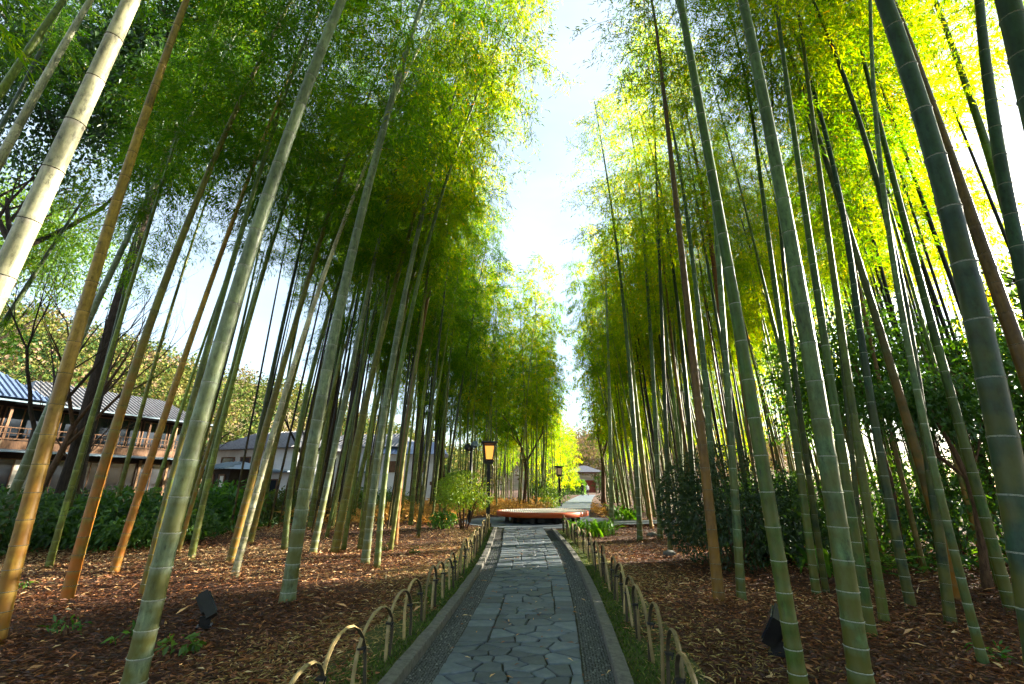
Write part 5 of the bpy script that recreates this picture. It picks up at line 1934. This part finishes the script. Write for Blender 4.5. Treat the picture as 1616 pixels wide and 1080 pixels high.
def house(label, loc, rz, w, d, h, rh, wall, roof, wins, hip=1.2, over=0.6, name='house', band=None):
    root = empty(name, loc, rz)
    tag(root, label, 'building')
    MB().box((0, 0, h / 2), (w, d, h)).build('wall', M[wall], root)
    rb = MB()
    roof_gable(rb, -w / 2 - over, w / 2 + over, -d / 2 - over, d / 2 + over, h, h + rh, hip)
    ro = rb.build('roof', M[roof], root)
    tag(tile_rolls(-w / 2 - over, w / 2 + over, -d / 2 - over, h, 0, h + rh, hip, 0.4).build('tile_rolls', M[roof], ro), kind='stuff')
    for (x, z, ww, hh, glass) in wins:
        f = MB()
        for s in (-1, 1):
            f.box((x + s * ww / 2, -d / 2 - 0.03, z), (0.1, 0.1, hh + 0.1)).box((x, -d / 2 - 0.03, z + s * hh / 2), (ww + 0.1, 0.1, 0.1))
        wi = f.build('window', M['wood'], root)
        MB().box((x, -d / 2 - 0.015, z), (ww - 0.08, 0.03, hh - 0.08)).build('pane', M[glass], wi)
    if band:
        MB().box((0, -d / 2 - 0.4, band), (w + 0.6, 0.9, 0.12), rx=0.15).build('canopy', M['copper'], root)
    return root


hut = house('small entrance hut with a pale blue sheet roof and glowing globe lamp', px_at(372, 30), -0.45, 2.6, 2.4, 2.35, 0.45, 'dark_wall', 'copper', [(-0.55, 1.2, 0.9, 1.6, 'glass'), (0.7, 1.2, 0.5, 1.6, 'paper')], 1.0, 0.55, 'hut')
MB().lathe([(0.01, -0.13), (0.09, -0.09), (0.13, 0), (0.09, 0.09), (0.01, 0.13)], 12, c=(-0.6, -1.35, 1.95)).build('globe_lamp', M['globe'], hut, True)
house('white plastered house with grey roof behind the bare branches', px_at(440, 46), -0.35, 9.5, 6, 4.6, 1.9, 'plaster', 'tile_grey', [(-3.2, 3.4, 1.6, 1.0, 'glass'), (-1.0, 3.4, 1.2, 1.0, 'glass'), (2.6, 1.2, 1.2, 1.4, 'glass')], 2.0, 0.8, band=2.6)
house('long white house with brown windows behind the middle bamboos', px_at(585, 52), -0.15, 9, 6, 5.2, 1.7, 'plaster', 'tile_grey', [(-3, 1.3, 1.6, 1.8, 'glass'), (-0.6, 1.3, 1.6, 1.8, 'glass'), (2.4, 3.8, 2.2, 1.1, 'glass'), (-2.4, 3.8, 2.2, 1.1, 'glass'), (2.4, 1.3, 1.6, 1.8, 'glass')], 1.6, 0.7, band=2.7)
house('white house end with small vent left of the thick dark trunk', px_at(650, 50), 0.1, 6.5, 5, 4.4, 1.5, 'plaster', 'tile', [(-1.6, 3.2, 1.8, 1.0, 'wood'), (1.0, 3.2, 1.2, 1.0, 'wood'), (2.3, 1.6, 0.25, 0.25, 'black')], 1.0, 0.6)
pav = empty('rest_pavilion', px_at(921, 95), 0)
tag(pav, 'open rest pavilion with a pale blue-grey roof at the far end of the path', 'building')
for sx in (-1, 1):
    for sy in (-1, 1):
        MB().box((sx * 2.6, sy * 2, 1.95), (0.28, 0.28, 3.9)).build('post', M['wood'], pav)
rb = MB(); roof_gable(rb, -3.6, 3.6, -3, 3, 3.9, 5.2, 3.0); rb.build('roof', M['tile_grey'], pav)
MB().box((0, 0, 3.82), (6.2, 4.8, 0.16)).build('beam', M['wood'], pav)
MB().box((0, 2.2, 1.2), (5.2, 0.15, 2.4)).build('back_wall', M['red'], pav)
hdg = empty('hedge', px_at(890, 76))
tag(hdg, 'clipped green hedge across the far end of the path', 'hedge')
r_ = np.random.default_rng(77)
n = 4200
P = np.column_stack([r_.uniform(-6, 3.4, n), r_.uniform(-0.7, 0.7, n), r_.uniform(0, 2.2, n) ** 1.0])
V, F = leaf_quads(P, rdir(n, r_), rdir(n, r_), r_.uniform(0.2, 0.4, n), r_.uniform(0.1, 0.2, n))
o = link('foliage', mesh_np('hedge_foliage', V, F, [M['leaf']], var=np.clip(r_.normal(0.5, 0.2, n), 0, 1)), hdg); o.color = (1.3, 1.5, 0.8, 1); o['kind'] = 'stuff'

# ------------------------------------------------------------------ hills with woods
RIDGE = [(-300, 440), (0, 470), (80, 490), (150, 508), (230, 540), (300, 560), (430, 588), (520, 625), (620, 672), (760, 720)]
M['hill'] = surf('hill_scrub', [(0.3, (0.14, 0.10, 0.06)), (0.5, (0.20, 0.15, 0.09)), (0.7, (0.13, 0.14, 0.05))], 0.15, 0.95, 0.5, 1.5)


def hill(name, ridge, d0, d1, label, back=1.5):
    us = np.linspace(ridge[0][0], ridge[-1][0], 60)
    ks = np.linspace(0, 1, 9)
    V, F = [], []
    for u in us:
        v = np.interp(u, [q[0] for q in ridge], [q[1] for q in ridge])
        x, y, w = ray(u, v)
        hl = math.hypot(x, y)
        ux, uy = x / hl, y / hl
        zt = CAM_H + d1 * w / hl - 4.0
        for k in ks:
            d = d0 + (d1 - d0) * k
            z = -1.5 + (zt + 1.5) * (k ** 0.8) + 1.5 * math.sin(u * 0.02 + k * 5) * k * (1 - k)
            V.append((ux * d, uy * d, z))
        V.append((ux * d1 * back, uy * d1 * back, -2))
    m = len(ks) + 1
    for i in range(len(us) - 1):
        for j in range(m - 1):
            F.append([i * m + j, (i + 1) * m + j, (i + 1) * m + j + 1, i * m + j + 1])
    o = link(name, mesh_np(name, V, F, [M['hill']], smooth=True))
    tag(o, label, 'hill', kind='structure')
    return np.array(V).reshape(len(us), m, 3)[:, :len(ks)]


M['woods'] = leaf_mat('hill_leaf', [(0.0, (0.025, 0.06, 0.025)), (0.35, (0.06, 0.10, 0.025)), (0.6, (0.14, 0.15, 0.035)), (0.8, (0.22, 0.17, 0.07)), (1.0, (0.24, 0.16, 0.12))], 0.2, 0.7, False, 0.0, (1.2, 1.1, 0.7))


def woods(name, grid, n_trees, tr, label, seed, vmean=0.5):
    r = np.random.default_rng(seed)
    Pn, var = [], []
    a, b, _ = grid.shape
    Vs, Fs, vs, off = [], [], [], 0
    for i in range(n_trees):
        p, q = r.uniform(0, a - 1.001), (b - 1.001) * r.uniform(0, 1) ** 0.8
        i0, j0 = int(p), int(q)
        fp, fq = p - i0, q - j0
        c = (grid[i0, j0] * (1 - fp) + grid[i0 + 1, j0] * fp) * (1 - fq) + (grid[i0, j0 + 1] * (1 - fp) + grid[i0 + 1, j0 + 1] * fp) * fq
        R = r.uniform(*tr)
        k = 150
        o = rdir(k, r) * r.uniform(0.55, 1.05, (k, 1))
        bl = 1 + 0.25 * np.sin(o[:, 0:1] * 5 + i) * np.cos(o[:, 1:2] * 4 + i)
        P = c + o * bl * np.array([R, R, R * 0.85]) + np.array([0, 0, R * 0.8])
        L = r.uniform(0.10, 0.20, k) * R
        V, F = leaf_quads(P, unit(rdir(k, r) + 0.2 * o), unit(o + 0.5 * rdir(k, r)), L, L * 0.8, 0.1, 0.5)
        Vs.append(V); Fs.append(F + off); off += len(V)
        t = np.clip(r.normal(vmean, 0.22), 0, 1)
        vs.append(np.clip(t + r.normal(0, 0.08, k), 0, 1))
    o = link(name, mesh_np(name, np.vstack(Vs), np.vstack(Fs), [M['woods']], var=np.concatenate(vs)))
    tag(o, label, 'woods', kind='stuff')


g1 = hill('hill', RIDGE, 62, 135, 'wooded hill rising behind the inn at left')
woods('hill_woods', g1, 900, (1.7, 3.8), 'mixed green and autumn woods on the hill at left', 1, 0.47)
g2 = hill('far_hill', [(740, 735), (820, 705), (900, 690), (960, 682), (1050, 690), (1250, 710)], 150, 290, 'far brown hill beyond the end of the path')
woods('far_hill_woods', g2, 260, (4.0, 8.0), 'bare brown woods on the far hill', 2, 0.85)

# ------------------------------------------------------------------ people
M['skin'] = surf('skin', two((0.45, 0.28, 0.2), .9, 1.1), 5, 0.6, 0)
M['hair'] = surf('black_hair', two((0.012, 0.010, 0.009)), 20, 0.5, 0)
M['cloth_dark'] = surf('black_cloth', two((0.02, 0.02, 0.025)), 20, 0.9, 0)
M['cloth_white'] = surf('white_cloth', two((0.6, 0.6, 0.58), .9, 1.1), 20, 0.9, 0)
M['cloth_blue'] = surf('dark_blue_cloth', two((0.03, 0.04, 0.07)), 20, 0.9, 0)


def person(label, loc, h, top, legs, step):
    root = empty('person', loc, 0.1)
    tag(root, label, 'person', 'walkers on the far path')
    J = {'pel': (0, 0, .52), 'wa': (0, 0, .60), 'ch': (0, 0, .74), 'ne': (0, 0, .84), 'he': (0, -.005, .885), 'ht': (0, 0, .955),
         'hl': (.05, 0, .50), 'kl': (.055, -.05 * step, .28), 'al': (.055, .08 * step, .045), 'fl': (.06, .02 * step - .06, .015),
         'hr': (-.05, 0, .50), 'kr': (-.055, .02 * step, .28), 'ar': (-.055, -.06 * step, .04), 'fr': (-.06, -.13 * step - .03, .015),
         'sl': (.10, 0, .80), 'el': (.125, .03, .64), 'wl': (.12, -.03, .51), 'nl': (.115, -.045, .46),
         'sr': (-.10, 0, .80), 'er': (-.125, -.01, .64), 'wr': (-.12, -.07, .52), 'nr': (-.115, -.09, .47)}
    Rr = {'pel': .075, 'wa': .07, 'ch': .08, 'ne': .034, 'he': .055, 'ht': .045, 'hl': .055, 'kl': .036, 'al': .026, 'fl': .02, 'hr': .055, 'kr': .036, 'ar': .026, 'fr': .02,
          'sl': .04, 'el': .028, 'wl': .02, 'nl': .02, 'sr': .04, 'er': .028, 'wr': .02, 'nr': .02}
    E_ = ['pel wa', 'wa ch', 'ch ne', 'ne he', 'he ht', 'pel hl', 'hl kl', 'kl al', 'al fl', 'pel hr', 'hr kr', 'kr ar', 'ar fr', 'ch sl', 'sl el', 'el wl', 'wl nl', 'ch sr', 'sr er', 'er wr', 'wr nr']
    ks = list(J)
    me = bpy.data.meshes.new('body')
    me.from_pydata([tuple(c * h for c in J[k]) for k in ks], [[ks.index(a) for a in e.split()] for e in E_], [])
    for m_ in (top, legs, 'skin', 'hair'):
        me.materials.append(M[m_])
    o = link('body', me, root)
    md = o.modifiers.new('skin', 'SKIN')
    for k, sv in zip(ks, me.skin_vertices[0].data):
        sv.radius = (Rr[k] * h, Rr[k] * h * (0.75 if k in ('ch', 'wa', 'pel') else 1))
        sv.use_root = (k == 'pel')
    o.modifiers.new('sub', 'SUBSURF').render_levels = 1
    o.modifiers['sub'].levels = 1
    dg = bpy.context.evaluated_depsgraph_get()
    ev = bpy.data.meshes.new_from_object(o.evaluated_get(dg))
    o.modifiers.clear()
    o.data = ev
    for m_ in list(ev.materials): pass
    if len(ev.materials) == 0:
        for m_ in (top, legs, 'skin', 'hair'): ev.materials.append(M[m_])
    for p in ev.polygons:
        c = p.center / h
        p.use_smooth = True
        if c.z > .85: p.material_index = 3 if (c.z > .91 or c.y > 0.0) else 2
        elif c.z < .5 and abs(c.x) < .1: p.material_index = 1
        elif c.z < .5: p.material_index = 2
        else: p.material_index = 0
    # hair cap
    MB().lathe([(0.060 * h, .0), (0.064 * h, .03 * h), (0.045 * h, .06 * h), (0.005, .07 * h)], 12, c=(0, 0.012 * h, .905 * h)).build('hair', M['hair'], root, True)
    return root


person('walker in black clothes on the far path', gnd(919.5, 783.5) + Vector((0, 0, .02)), 1.72, 'cloth_dark', 'cloth_dark', 1.0)
person('walker in a white top on the far path', gnd(927.5, 783) + Vector((0, 0, .02)), 1.64, 'cloth_white', 'cloth_blue', -0.8)
